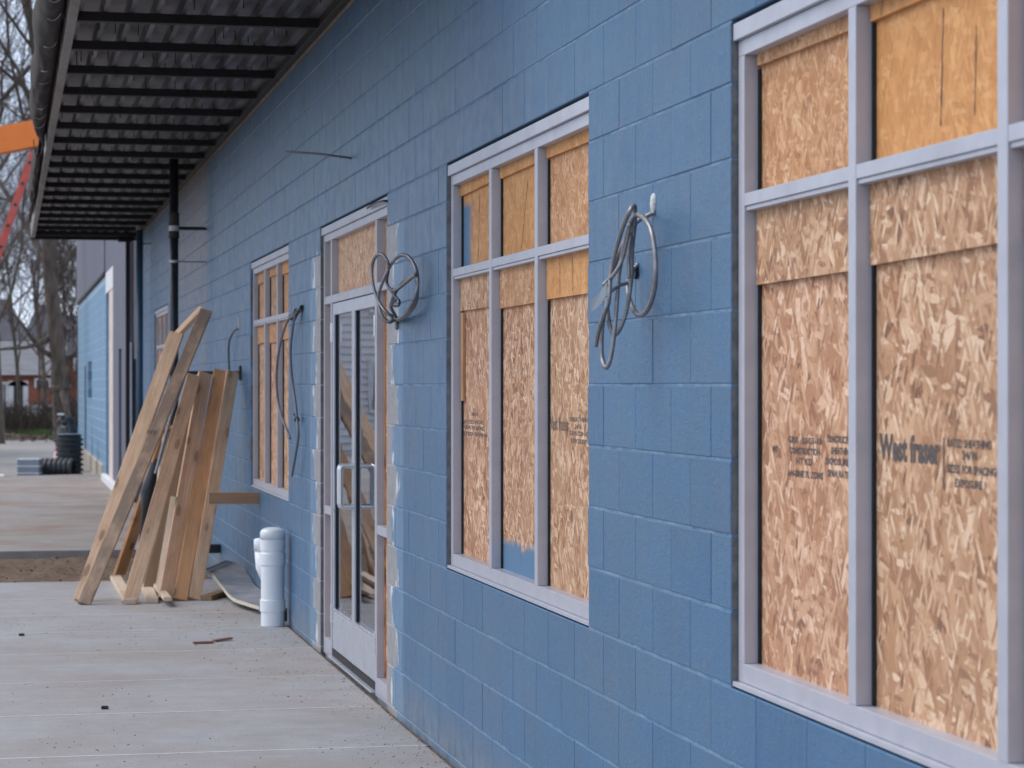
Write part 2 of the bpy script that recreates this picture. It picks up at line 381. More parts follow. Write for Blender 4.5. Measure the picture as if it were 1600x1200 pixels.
def wood_material(name, c1, c2, knot=0.6, dirt=0.3, dirtc=(0.16, 0.12, 0.09), seed=0.0):
    t = NT(name); O = t.obj(); r = t.rnd()
    off = t.n.new('ShaderNodeCombineXYZ'); t.put(off.inputs[0], t.math('MULTIPLY', r, 9)); t.put(off.inputs[2], t.math('MULTIPLY', r, 23)); off.inputs[1].default_value = seed
    V = t.vmath('ADD', O, off.outputs[0])
    n = t.noise(t.map(V, (14, 14, 0.7)), 3.5, 6, 0.65)
    g = t.noise(t.map(V, (60, 60, 1.1)), 3.0, 4, 0.6)
    c = t.mix(t.ramp(n, [(0.3, 0.0), (0.68, 1.0)]), c1, c2)
    c = t.mix(t.math('MULTIPLY', t.ramp(g, [(0.45, 0.0), (0.62, 1.0)]), 0.45), c, tuple(x*0.62 for x in c1))
    kv = t.map(V, (9, 9, 3.2)); k = t.vor(kv, 1.0)
    km = t.ramp(k, [(0.15, 1.0), (0.23, 0.0)])
    c = t.mix(t.math('MULTIPLY', km, knot), c, (0.14, 0.06, 0.03))
    kr = t.ramp(k, [(0.2, 0.0), (0.28, 0.6), (0.40, 0.0)])
    c = t.mix(t.math('MULTIPLY', kr, knot), c, tuple(x*0.7 for x in c1))
    d = t.noise(t.map(V, (4, 4, 1.6)), 1.8, 6, 0.7)
    c = t.mix(t.math('MULTIPLY', t.ramp(d, [(0.45, 0.0), (0.68, 1.0)] if dirt < 0.9 else [(0.36, 0.0), (0.55, 1.0)]), min(dirt, 0.85)), c, dirtc)
    c = t.mix(t.math('MULTIPLY', r, 0.3), c, (0.60, 0.36, 0.21))
    t.bump(g, 0.0008, 0.7)
    return t.out(c, 0.72, 0, 0.3)
M_WOOD = wood_material('pine_lumber', (0.72, 0.445, 0.27), (0.88, 0.63, 0.44))
M_WOOD_O = wood_material('orange_lumber', (0.60, 0.29, 0.13), (0.72, 0.41, 0.21), 0.9, 0.2)
M_WOOD_D = wood_material('weathered_lumber', (0.56, 0.38, 0.26), (0.66, 0.48, 0.35), 0.6, 0.95, (0.17, 0.15, 0.135))
M_WOOD_P = wood_material('pale_lumber', (0.66, 0.53, 0.40), (0.76, 0.65, 0.52), 0.4, 0.15)
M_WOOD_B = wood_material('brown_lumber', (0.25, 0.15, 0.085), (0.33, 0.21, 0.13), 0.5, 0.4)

def concrete_material(name, c1, c2, stain, stainamt, broom=True):
    t = NT(name); P = t.pos()
    n = t.noise(P, 0.9, 6, 0.6); n2 = t.noise(P, 6, 6, 0.65); n3 = t.noise(P, 60, 4, 0.7)
    c = t.mix(t.ramp(n2, [(0.3, 0.0), (0.7, 1.0)]), c1, c2)
    c = t.mix(t.math('MULTIPLY', t.ramp(n, [(0.42, 0.0), (0.66, 1.0)]), stainamt), c, stain)
    c = t.mix(t.math('MULTIPLY', t.ramp(t.noise(t.map(P, (0.7, 5.0, 1)), 1.7, 6, 0.65), [(0.44, 0.0), (0.70, 1.0)]), 0.35), c, tuple(x*0.80 for x in c1))
    c = t.mix(t.math('MULTIPLY', t.ramp(n3, [(0.36, 1.0), (0.46, 0.0)]), 0.35), c, tuple(x*0.55 for x in c1))
    spk = t.vor(P, 19); 
    c = t.mix(t.math('MULTIPLY', t.ramp(spk, [(0.07, 1.0), (0.11, 0.0)]), t.ramp(t.noise(P, 2.1, 3), [(0.46, 0.0), (0.6, 0.7)])), c, (0.10, 0.085, 0.075))
    br = t.noise(t.map(P, (1.2, 160, 1)), 2.0, 3, 0.6)
    c = t.mix(t.math('MULTIPLY', t.ramp(br, [(0.4, 0.0), (0.65, 1.0)]), 0.10), c, tuple(min(1, x*1.3) for x in c2))
    t.bump(t.math('ADD', t.math('MULTIPLY', br, 0.8 if broom else 0.1), t.math('MULTIPLY', n3, 0.7)), 0.0018, 0.8)
    return t.out(c, 0.86, 0, 0.3)
M_CONC = concrete_material('broomed_concrete', (0.33, 0.325, 0.335), (0.40, 0.395, 0.405), (0.30, 0.25, 0.215), 0.6)
M_CONC2 = concrete_material('stained_concrete', (0.27, 0.245, 0.225), (0.35, 0.32, 0.30), (0.24, 0.15, 0.10), 0.75, False)
M_JOINT = mottled('pale_joint_dust', (0.58, 0.565, 0.55), (0.72, 0.71, 0.70), 14, 0.95)
M_DIRT = NT('brown_dirt')
_t = M_DIRT; _P = _t.pos()
_c = _t.ramp(_t.noise(_P, 14, 8, 0.7), [(0.25, (0.085, 0.058, 0.040)), (0.5, (0.19, 0.135, 0.095)), (0.75, (0.30, 0.235, 0.175))])
_t.bump(_t.noise(_P, 30, 6, 0.75), 0.02, 1.0); M_DIRT = _t.out(_c, 0.95, 0, 0.1)
M_GRAVEL = concrete_material('pale_gravel_lot', (0.30, 0.28, 0.265), (0.39, 0.365, 0.345), (0.23, 0.19, 0.16), 0.6, False)
M_LITTER = mottled('leaf_litter', (0.075, 0.052, 0.036), (0.24, 0.175, 0.12), 5, 0.95, bump=0.03, detail=8)
M_GROUND = mottled('rough_ground', (0.09, 0.085, 0.05), (0.17, 0.14, 0.10), 1.2, 0.95, bump=0.02, detail=8)
M_GRASS = mottled('grass_blade', (0.05, 0.10, 0.022), (0.10, 0.16, 0.045), 3, 0.8, bump=0)
M_DECK = mottled('galvanised_deck', (0.045, 0.045, 0.050), (0.19, 0.185, 0.20), 6.0, 0.45, 0.35, 0.0004, (1, 0.25, 1))
M_PURLIN = mottled('black_primed_steel', (0.009, 0.007, 0.007), (0.016, 0.012, 0.011), 6, 0.6, 0, 0.0005)
M_FASCIA = mottled('brown_grey_fascia', (0.20, 0.175, 0.16), (0.33, 0.30, 0.285), 5, 0.6, 0.1, 0.001, (1, 0.3, 1))
M_MEMBRANE = mottled('dark_roof_membrane', (0.022, 0.018, 0.016), (0.07, 0.056, 0.05), 3, 0.9, 0, 0.004, (1, 0.6, 1), 7)
M_TRIM = mottled('tan_sealant_trim', (0.16, 0.12, 0.09), (0.30, 0.24, 0.19), 9, 0.85)
M_BLACK = mottled('black_plastic', (0.014, 0.015, 0.018), (0.035, 0.038, 0.045), 9, 0.34)
M_RUBBER = mottled('black_gasket', (0.008, 0.008, 0.009), (0.02, 0.02, 0.02), 30, 0.7)
M_PVC = mottled('white_pvc', (0.80, 0.82, 0.85), (0.86, 0.88, 0.90), 5, 0.33, 0, 0.0004)
M_CABLE = mottled('galvanised_armoured_cable', (0.22, 0.21, 0.215), (0.34, 0.33, 0.335), 40, 0.4, 0.6, 0)
M_WIRE = mottled('grey_wire_jacket', (0.13, 0.135, 0.15), (0.20, 0.20, 0.22), 20, 0.5)
M_BLUEPIPE = mottled('blue_painted_pipe', (0.030, 0.075, 0.125), (0.05, 0.105, 0.165), 4, 0.4)
M_TAPE = mottled('pale_tape', (0.5, 0.5, 0.5), (0.62, 0.62, 0.62), 9, 0.7)
M_SIDING = mottled('slate_grey_siding', (0.10, 0.105, 0.145), (0.125, 0.13, 0.172), 2.2, 0.55)
M_SHEATH = mottled('pale_pink_sheathing', (0.56, 0.46, 0.42), (0.68, 0.58, 0.53), 3, 0.8)
M_WHITE = mottled('white_wrap', (0.62, 0.62, 0.64), (0.75, 0.75, 0.76), 6, 0.7)
M_WING = NT('light_blue_painted_block'); _t = M_WING; _P = _t.pos()
_c = _t.mix(_t.ramp(_t.noise(_t.map(_P, (1, 1, .4)), 1.3, 5), [(0.3, 0.0), (0.7, 1.0)]), (0.14, 0.265, 0.395), (0.18, 0.315, 0.445))
_t.bump(_t.noise(_P, 40, 3), 0.002, 0.7); M_WING = _t.out(_c, 0.6)
M_WINGJ = mottled('pale_blue_mortar', (0.24, 0.37, 0.48), (0.36, 0.47, 0.56), 5, 0.8)
M_FOUND = mottled('tan_foundation', (0.30, 0.26, 0.21), (0.46, 0.41, 0.34), 3, 0.9, bump=0.01)
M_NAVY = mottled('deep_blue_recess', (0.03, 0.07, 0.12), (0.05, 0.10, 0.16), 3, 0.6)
M_BARK = mottled('grey_brown_bark', (0.05, 0.038, 0.031), (0.17, 0.135, 0.11), 7, 0.95, bump=0.03, stretch=(1, 1, 0.25), detail=7)
M_TWIG = mottled('bare_twig', (0.055, 0.042, 0.038), (0.13, 0.10, 0.09), 4, 0.95, bump=0)
M_BRAMBLE = mottled('dark_bramble', (0.018, 0.013, 0.011), (0.09, 0.065, 0.048), 4, 0.95, bump=0)
M_BRICK = mottled('red_brick_far', (0.20, 0.065, 0.042), (0.30, 0.105, 0.07), 1.4, 0.9, bump=0)
M_ROOF = mottled('grey_shingle_roof', (0.18, 0.175, 0.18), (0.27, 0.26, 0.265), 2.0, 0.9, bump=0.01, stretch=(1, 1, 4))
M_ROOFD = mottled('dark_shingle_roof', (0.075, 0.07, 0.08), (0.12, 0.115, 0.125), 2.0, 0.9, bump=0.01)
M_PALE = mottled('white_house_paint', (0.55, 0.53, 0.53), (0.68, 0.66, 0.66), 1.5, 0.7)
M_DARKGLASS = mottled('dark_far_glass', (0.02, 0.022, 0.028), (0.05, 0.055, 0.065), 2, 0.15)
M_ORANGE = mottled('orange_machine_paint', (0.85, 0.19, 0.02), (0.90, 0.23, 0.03), 3, 0.38)
M_RED = mottled('faded_red_paint', (0.60, 0.085, 0.06), (0.68, 0.13, 0.095), 4, 0.45)
M_CONE = mottled('orange_cone', (0.75, 0.12, 0.04), (0.8, 0.18, 0.07), 3, 0.5)
M_GREYBLOCK = mottled('blue_grey_plastic', (0.17, 0.21, 0.25), (0.23, 0.27, 0.31), 3, 0.5)
M_FOAM = mottled('cream_foam_edge', (0.62, 0.55, 0.42), (0.72, 0.66, 0.54), 12, 0.85)
M_FOIL = mottled('grey_foil_face', (0.20, 0.205, 0.23), (0.36, 0.36, 0.39), 7, 0.5, 0.1, 0.003)
M_INK = mottled('faded_black_ink', (0.06, 0.055, 0.06), (0.14, 0.105, 0.09), 60, 0.8, bump=0)
M_INK2 = mottled('worn_print_ink', (0.10, 0.08, 0.075), (0.24, 0.165, 0.12), 60, 0.8, bump=0)
M_PUTTY = mottled('white_putty', (0.55, 0.55, 0.52), (0.72, 0.70, 0.66), 30, 0.9, bump=0.004)
M_INT = mottled('dark_interior', (0.05, 0.045, 0.042), (0.085, 0.075, 0.07), 2, 0.9, bump=0)
M_SHIM = mottled('reddish_cedar_chip', (0.19, 0.085, 0.065), (0.29, 0.14, 0.11), 20, 0.8, obj=True)
M_CHIP = NT('scattered_chips'); _t = M_CHIP
_c = _t.ramp(_t.vor(_t.pos(), 14, out='Color'), [(0.0, (0.03, 0.024, 0.02)), (0.55, (0.11, 0.075, 0.05)), (1.0, (0.34, 0.26, 0.19))])
M_CHIP = _t.out(_c, 0.9)
def glass_material():
    t = NT('door_glass'); t.n.remove(t.b)
    tr = t.node('ShaderNodeBsdfTransparent'); tr.inputs[0].default_value = (0.62, 0.66, 0.68, 1)
    gl = t.node('ShaderNodeBsdfGlossy'); gl.inputs['Roughness'].default_value = 0.015; gl.inputs[0].default_value = (0.92, 0.95, 1, 1)
    fr = t.node('ShaderNodeFresnel'); fr.inputs[0].default_value = 1.52
    bm = t.node('ShaderNodeBump'); bm.inputs['Distance'].default_value = 0.002; bm.inputs['Strength'].default_value = 0.12
    t.l.new(t.noise(t.pos(), 3.0, 1), bm.inputs['Height']); t.l.new(bm.outputs[0], gl.inputs['Normal'])
    f = t.math('MULTIPLY_ADD', fr.outputs[0], 1.35, 0.02, clamp=True)
    m = t.node('ShaderNodeMixShader'); t.l.new(f, m.inputs[0]); t.l.new(tr.outputs[0], m.inputs[1]); t.l.new(gl.outputs[0], m.inputs[2])
    t.l.new(m.outputs[0], t.n['Material Output'].inputs[0]); return t.m
M_GLASS = glass_material()

# ================================================================== GROUND
MB().box(-600, 600, -300, 900, -0.60, -0.50).build('ground', M_GROUND, kind='structure')
T_END = 20.53
joints = [T_END, 18.86, 17.52, 16.28, 15.02, 13.57, 12.22, 10.85, 9.5, 8.15, 6.8, 5.45, 4.1, 2.75, 1.4, 0.0, -1.4, -2.8]
walk = MB().box(-7.0, -0.004, -2.8, T_END - 0.02, -0.30, -0.115).build('pavement', M_CONC, kind='structure')
for i in range(len(joints) - 1):
    a, b = joints[i+1], joints[i]
    MB().bbox(-7.0, -0.018, a + 0.005, b - 0.005, -0.11, random.uniform(-0.0015, 0.0015), 0.004).build('slab', M_CONC, walk)
MB().box(-0.0175, -0.002, -2.8, T_END - 0.02, -0.11, -0.006).build('gap_dirt', M_LITTER, walk)
jm = MB()
for a in joints[1:-1]: jm.box(-7.0, -0.019, a - 0.0047 - random.uniform(0, .003), a + 0.0047 + random.uniform(0, .003), -0.11, 0.0019)
jm.build('joint_filler', M_JOINT, walk, kind='stuff')
# gap of joint filler along the foot of the wall (dark line)
# dirt strip, displaced
def patch(x0, x1, y0, y1, z, amp, step, freq):
    nx, ny = int((x1-x0)/step)+1, int((y1-y0)/step)+1; m = MB(); v = []; f = []
    for j in range(ny):
        for i in range(nx):
            x = x0 + (x1-x0)*i/(nx-1); y = y0 + (y1-y0)*j/(ny-1)
            v.append((x, y, z + amp * noise.fractal(Vector((x*freq, y*freq, 3.1)), 1.0, 2.0, 5)))
    for j in range(ny-1):
        for i in range(nx-1):
            a = j*nx+i; f.append((a, a+1, a+nx+1, a+nx))
    return m.add(v, f)
patch(-8, -0.02, T_END - 0.25, 26.1, -0.185, 0.035, 0.06, 2.2).build('dirt', M_DIRT, kind='structure', smooth=True)
# second slab: raised kerb face, oblique far edge
z2 = -0.10
s2 = MB()
poly = [(-9.0, 25.85), (-0.02, 25.85), (-0.02, 36.2), (-0.11, 36.25), (-0.11, 48.0), (-1.9, 47.3), (-4.6, 43.6), (-9.0, 39.0)]
n = len(poly)
s2.add([(x, y, z2) for x, y in poly] + [(x, y, z2 - 0.25) for x, y in poly],
       [tuple(range(n))] + [tuple(n + k for k in range(n))[::-1]] + [(k, n + k, n + (k+1) % n, (k+1) % n) for k in range(n)])
s2.build('far_pavement', M_CONC2, kind='structure')
MB().box(-9.0, -0.02, 25.842, 25.849, z2 - 0.09, z2 - 0.012).build('kerb_face', M_JOINT, None, kind='structure') if False else None
patch(-60, 60, 26.3, 84, -0.215, 0.02, 0.8, 0.35).build('gravel_lot', M_GRAVEL, kind='structure', smooth=True)
patch(-90, 90, 83.6, 180, -0.16, 0.16, 1.2, 0.22).build('leaf_litter_bank', M_LITTER, kind='structure', smooth=True)
# loose litter on the pavement
random.seed(11)
ch = MB()
for _ in range(3600):
    x = -random.random()**1.0 * 4.2 - 0.02; y = random.uniform(8.5, T_END - 0.03)
    if random.random() < 0.35: x = -random.random()**2.4 * 0.6 - 0.01
    if noise.noise(Vector((x*0.9, y*0.7, 5))) < -0.12: continue
    s = random.choice([0.0008, 0.001, 0.001, 0.0015, 0.002, 0.003]); l = s * random.uniform(0.8, 2.4); a = random.random() * math.pi
    c_, s_ = math.cos(a), math.sin(a)
    p = [(x + c_*dx - s_*dy, y + s_*dx + c_*dy) for dx, dy in ((-l, -s/2), (l, -s/2), (l*0.8, s/2), (-l*0.7, s/2))]
    h = s * 0.5
    ch.add([(q[0], q[1], 0.001) for q in p] + [(q[0], q[1], 0.002 + h) for q in p], [(4,5,6,7),(0,1,5,4),(1,2,6,5),(2,3,7,6),(3,0,4,7)])
ch.build('debris', M_CHIP, kind='stuff')['label'] = 'scattered dirt crumbs and wood chips on the pavement'
cl = MB()
for _ in range(1500):
    x = random.uniform(-7.5, -0.1); y = random.uniform(T_END + 0.02, 25.8); s = random.uniform(0.008, 0.035)
    z = -0.185 + 0.035 * noise.fractal(Vector((x*2.2, y*2.2, 3.1)), 1.0, 2.0, 5)
    q = [Vector((random.uniform(-1, 1), random.uniform(-1, 1), random.uniform(-.6, .6))) * s + Vector((x, y, z)) for _ in range(4)]
    cl.add(q, [(0,1,2),(0,2,3),(0,3,1),(1,3,2)])
cl.build('dirt_clods', M_CHIP, kind='stuff')

# ================================================================== THE BLUE BUILDING
bld = thing('building', (4, 17, 0), 'long blue painted block building with boarded windows and a steel canopy along the pavement', 'building')
T0, T1, ZT = -3.0, 36.2, 4.70
# --- blocks
zs = [EYE + j*COURSE for j in range(-9, 5)] + [Z_HEAD + j*COURSE for j in range(0, 11)]
OPEN = [(a, b, Z_SILL, Z_HEAD) for a, b in WINDOWS] + [(DOOR[0], DOOR[1], -1, Z_HEAD)]
pieces = []
for ci in range(len(zs)-1):
    za, zb = zs[ci], zs[ci+1]; j = ci - 9
    ph = 0.067 if j % 2 == 0 else 0.270
    cuts = [(a, b) for a, b, c, d in OPEN if c < (za+zb)/2 < d]
    k = int((T0 - ph) / 0.4064) - 1
    while True:
        a = ph + k*0.4064; b = a + 0.4064; k += 1
        if a > T1: break
        segs = [(max(a, T0), min(b, T1))]
        for ca, cb in cuts:
            ns = []
            for s0, s1 in segs:
                if cb <= s0 or ca >= s1: ns.append((s0, s1)); continue
                if ca > s0: ns.append((s0, ca))
                if cb < s1: ns.append((cb, s1))
            segs = ns
        for s0, s1 in segs:
            if s1 - s0 > 0.03: pieces.append((s0, s1, za, zb))
def area(p):
    s0, s1, za, zb = p; tm = (s0+s1)/2
    if s0 < 0.5: return 0
    ca, cb = 3735*1.0/0.9784/0.5123, 0.404
    xa, xb = 10 + 7452/(s1+cb), 10 + 7452/(s0+cb); sc_ = 0.5123*((xa+xb)/2 - 10)
    ya, yb = HY - (zb-EYE)*sc_, HY - (za-EYE)*sc_
    xa, xb = max(xa, 0), min(xb, 1600); ya, yb = max(ya, 0), min(yb, 1200)
    if za < -0.05: yb = ya
    return max(0, xb-xa) * max(0, yb-ya)
pieces.sort(key=area, reverse=True)
def block_verts(w_, h_, j1=0.0014, j2=0.0036):
    a, b = w_/2 - j1, h_/2 - j2; c = 0.0028
    v = [(0.0,-a+c,-b+c),(0.0,a-c,-b+c),(0.0,a-c,b-c),(0.0,-a+c,b-c),
         (c*0.8,-a,-b),(c*0.8,a,-b),(c*0.8,a,b),(c*0.8,-a,b),(0.19,-a,-b),(0.19,a,-b),(0.19,a,b),(0.19,-a,b)]
    f = [(0,3,2,1),(0,1,5,4),(1,2,6,5),(2,3,7,6),(3,0,4,7),(4,5,9,8),(5,6,10,9),(6,7,11,10),(7,4,8,11),(8,9,10,11)]
    return v, f
cache = {}; random.seed(3)
for p in pieces[:300]:
    w_, h_ = round(p[1]-p[0], 3), round(p[3]-p[2], 3)
    if (w_, h_) not in cache:
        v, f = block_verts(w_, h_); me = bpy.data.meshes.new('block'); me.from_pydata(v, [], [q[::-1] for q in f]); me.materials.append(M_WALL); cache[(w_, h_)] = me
    link('block', cache[(w_, h_)], (random.uniform(-0.0012, 0.0008), (p[0]+p[1])/2, (p[2]+p[3])/2), bld)
rest = MB()
for p in pieces[300:]:
    v, f = block_verts(p[1]-p[0], p[3]-p[2]); dx = random.uniform(-0.0012, 0.0008)
    rest.add([(x+dx, y+(p[0]+p[1])/2, z+(p[2]+p[3])/2) for x, y, z in v], [q[::-1] for q in f])
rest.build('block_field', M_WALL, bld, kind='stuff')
# mortar core between the blocks
core = MB(); edges = sorted(OPEN)
cur = T0 + 0.01
for a, b, c, d in edges:
    core.box(0.0026, 0.186, cur, a - 0.004, -0.3, 4.6)
    core.box(0.0026, 0.186, a - 0.004, b + 0.004, d + 0.005, 4.6)
    if c > 0: core.box(0.0026, 0.186, a - 0.004, b + 0.004, -0.3, c - 0.005)
    cur = b + 0.004
core.box(0.0026, 0.186, cur, T1 - 0.01, -0.3, 4.6)
core.build('mortar', M_MORTAR, bld)
# shell behind
sh = MB(); sh.box(0.2, 9, T0, T0+0.2, -0.3, 4.6); sh.box(0.2, 9, T1-0.2, T1, -0.3, 4.6); sh.box(8.8, 9, T0+0.2, T1-0.2, -0.3, 4.6)
sh.build('back_wall', M_INT, bld)
MB().box(-0.05, 9.05, T0-0.05, T1-0.01, 4.72, 4.95).build('roof', M_FASCIA, bld)
MB().box(0.2, 8.8, T0+0.2, T1-0.2, -0.3, -0.01).build('floor', M_INT, bld)

# --- text on boards
def text_mesh(txt, size, tw=None, bold=0.0):
    cu = bpy.data.curves.new('t', 'FONT'); cu.body = txt; cu.size = size; cu.align_x = 'LEFT'; cu.resolution_u = 3; cu.offset = bold
    o = bpy.data.objects.new('t', cu); COL.objects.link(o)
    dg = bpy.context.evaluated_depsgraph_get(); dg.update()
    me = bpy.data.meshes.new_from_object(o.evaluated_get(dg)); bpy.data.objects.remove(o); bpy.data.curves.remove(cu)
    xs = [v.co.x for v in me.vertices]; wdt = max(xs) - min(xs); x0 = min(xs); k = (tw / wdt) if tw else 1
    out = MB(); out.v = [((v.co.x - x0)*k, v.co.y, v.co.z) for v in me.vertices]; out.f = [tuple(p.vertices) for p in me.polygons]
    bpy.data.meshes.remove(me); return out
def wall_text(txt, X, t_left, z, size, tw, mat, parent, flip=False, bold=0.0, name='printed_text'):
    m = text_mesh(txt, size, tw, bold)
    if flip: m.v = [(tw - x, size*0.7 - y, zz) for x, y, zz in m.v]
    m.v = [(X, t_left - x, z + y) for x, y, zz in m.v]
    return m.build(name, mat, parent)

# --- windows
FX = 0.020            # frame face, set back from the block face
def bar(mb, y0, y1, z0, z1, x0=FX, x1=0.13, b=0.0015): mb.bbox(x0, x1, y0, y1, z0, z1, b)
def window_unit(a, b, boards, texts=(), detail=True):
    zb, zt = Z_SILL + 0.004, Z_HEAD - 0.008
    zs0, zs1 = EYE - 0.746, EYE + 0.882           # glazed opening
    r0, r1 = EYE + 0.466, EYE + 0.512
    m = MB(); bar(m, a+0.004, a+0.055, zs0, zs1); bar(m, b-0.055, b-0.004, zs0, zs1)
    bar(m, a+0.004, b-0.004, zs1, zt-0.047); bar(m, a+0.004, b-0.004, zb+0.012, zs0)
    w_ = m.build('window', M_FRAME, bld, label='boarded window framed in pale aluminium with three columns and one cross rail')
    MB().bbox(FX-0.014, 0.12, a+0.002, b-0.002, zt-0.046, zt, 0.0015).build('head_flashing', M_FRAME, w_)
    MB().bbox(FX-0.016, 0.12, a+0.002, b-0.002, zb-0.002, zb+0.011, 0.001).build('sill_flashing', M_FRAME, w_)
    bm = MB()
    bm.box(0.03, 0.12, b-0.004, b-0.0005, zb, zt-0.05)
    bm.build('mortar_bed', M_RAW, w_)
    pw = (b - a - 0.20 - 0.008) / 3; cols = []
    y = b - 0.055
    for i in range(3):
        cols.append((y - pw, y)); y -= pw
        if i < 2:
            mm = MB(); bar(mm, y-0.050, y, zs0 + 0.0005, zs1 - 0.0005, FX - 0.0012); mm.build('mullion', M_FRAME, w_); y -= 0.050
    # strip of unpainted masonry seen between far jamb and painted blocks
    for (c0, c1), (up, lo) in zip(cols, boards):
        rr = MB(); bar(rr, c0+0.0005, c1-0.0005, r0 + 0.012, r1, FX); rr.bbox(FX+0.005, 0.12, c0+0.0005, c1-0.0005, r0, r0+0.0115, 0.001)
        rr.build('rail', M_FRAME, w_)
        for (z0, z1), lst in (((r1, zs1), up), ((zs0, r0), lo)):
            # lst: (seam height, board material, top strip material)
            seam, mb_, ms_ = lst
            MB().box(0.066, 0.078, c0-0.006, c1+0.006, z0-0.01, z1+0.01).build('board', mb_, w_)
            if seam is not None:
                tilt = random.uniform(-0.006, 0.006)
                s = MB(); s.add([(0.052, c0-0.006, EYE+seam+tilt), (0.052, c1-0.004, EYE+seam-tilt), (0.052, c1-0.004, z1+0.01), (0.052, c0-0.006, z1+0.01),
                                 (0.0645, c0-0.006, EYE+seam+tilt), (0.0645, c1-0.004, EYE+seam-tilt), (0.0645, c1-0.004, z1+0.01), (0.0645, c0-0.006, z1+0.01)],
                                [(0,3,2,1)[::-1],(4,5,6,7)[::-1],(0,1,5,4)[::-1],(1,2,6,5)[::-1],(2,3,7,6)[::-1],(3,0,4,7)[::-1]])
                s.f = [q[::-1] for q in s.f]
                s.build('board', ms_, w_)
            if detail:
                g = MB(); g.box(0.058, 0.0655, c1-0.012, c1-0.0005, z0+0.001, (EYE+seam-0.004) if seam else z1-0.001)
                zz = z0 + 0.01
                while zz < ((EYE+seam) if seam else z1) - 0.02:
                    g.box(0.056, 0.058, c1-0.014, c1-0.008, zz, zz+0.006); zz += 0.014
                g.build('glazing_bead', M_RUBBER, w_)
    return w_, cols
O, P_, F_, OO = M_OSB, M_OSB_P, M_OSB_F, M_OSB_O
w1, cols1 = window_unit(*WINDOWS[0], [((0.848, F_, F_), (0.270, P_, O)), ((0.845, OO, OO), (0.283, O, O)), ((0.845, OO, OO), (0.28, O, O))])
w2, cols2 = window_unit(*WINDOWS[1], [((0.838, M_OSB_SIDE, OO), (0.325, P_, O)), ((0.840, OO, OO), (0.312, M_OSB_LOW, F_)), ((0.840, F_, OO), (0.317, O, OO))])
w3, cols3 = window_unit(*WINDOWS[2], [((0.80, F_, F_), (0.33, O, F_)), ((0.82, O, F_), (0.32, P_, F_)), ((0.80, F_, OO), (0.33, O, F_))])
w4, cols4 = window_unit(*WINDOWS[3], [((0.80, P_, F_), (0.33, O, F_))] * 3, detail=False)
# printed words, where the photograph shows them
def zat(py, px, X=0.065): return onX(px, py, X).z
def tat(px, X=0.065): return onX(px, HY, X).y
TX = 0.0652
wall_text('West fraser', TX, tat(1374), zat(720, 1420), 0.080, tat(1374)-tat(1469), M_INK, w1, bold=0.0035)
MB().box(0.0650, 0.0655, tat(1475.5), tat(1473.5), zat(765, 1474), zat(684, 1474)).build('printed_line', M_INK, w1)
for s_, y_, xa, xb in (('RATED SHEATHING', 700, 1480, 1549), ('24/16', 718, 1503, 1527), ('SIZED FOR SPACING', 741, 1479, 1556), ('EXPOSURE 1', 763, 1492, 1540)):
    wall_text(s_, TX, tat(xa), zat(y_, (xa+xb)/2), 0.024, tat(xa)-tat(xb), M_INK, w1, bold=0.0008)
for s_, y_, xa, xb in (('W7', 706, 1206, 1215), ('GRK  22-03-10', 693, 1231, 1284), ('CONSTRUCTION', 710, 1233, 1281), ('HT KD', 726, 1244, 1269), ('AN-SINE 7L ZONS', 746, 1230, 1286),
                       ('CONSTRUCTED', 692, 1292, 1331), ('SHEATHING', 710, 1298, 1331), ('EXPOSURE 1', 727, 1290, 1331), ('SPAN RATED', 746, 1293, 1331)):
    wall_text(s_, TX, tat(xa), zat(y_, (xa+xb)/2), 0.023, tat(xa)-tat(xb), M_INK, w1, bold=0.0008)
for s_, y_, xa, xb in (('24/16', 650, 736, 747), ('RATED FOR', 662, 722, 755), ('SHEATHING', 671, 720, 757), ('SIZED SPAN', 681, 722, 758)):
    wall_text(s_, TX, tat(xa), zat(y_, (xa+xb)/2), 0.022, tat(xa)-tat(xb), M_INK2, w2, bold=0.0008)
wall_text('West fraser', TX, tat(857), zat(672, 872), 0.07, tat(857)-tat(888), M_INK2, w2, bold=0.0012)
for s_, y_, xa, xb in (('SHEATHING', 659, 890, 920), ('24/16', 670, 898, 908), ('SPACING', 681, 890, 920), ('EXPOSURE', 693, 892, 916)):
    wall_text(s_, TX, tat(xa), zat(y_, (xa+xb)/2), 0.022, tat(xa)-tat(xb), M_INK2, w2, bold=0.0006)
# chalk snap lines and sheet joints drawn on the boards
def mark(par, px0, py0, px1, py1, wd=0.004, mat=None, X=0.0655, wob=0.0015):
    a, b = onX(px0, py0, X), onX(px1, py1, X); m = MB(); N = 14; L = []
    for i in range(N+1):
        q = a.lerp(b, i/N) + Vector((0, random.uniform(-wob, wob), 0)); L.append(q)
    ww = [wd * random.uniform(0.4, 1.2) for _ in L]
    for i in range(N):
        if random.random() < 0.1: continue
        p, q = L[i], L[i+1]
        m.add([(X-0.0006, p.y-ww[i]/2, p.z), (X-0.0006, p.y+ww[i]/2, p.z), (X-0.0006, q.y+ww[i+1]/2, q.z), (X-0.0006, q.y-ww[i+1]/2, q.z)], [(0,1,2,3)])
    m.build('pencil_line', mat or M_INK, par)
mark(w1, 1474, 12, 1470, 196, 0.006); mark(w1, 1526, 40, 1523, 180, 0.005); mark(w1, 1379, 2, 1377, 24, 0.004, X=0.0515)
mark(w2, 825, 280, 815, 388, 0.006); mark(w2, 749, 300, 748, 405, 0.006)
mark(w2, 815, 490, 814, 880, 0.004); mark(w2, 733, 490, 730, 600, 0.003)
mark(w2, 875, 400, 875, 460, 0.005, X=0.0515); mark(w2, 895, 398, 895, 458, 0.005, X=0.0515); mark(w2, 895, 195, 895, 230, 0.005, X=0.0515)
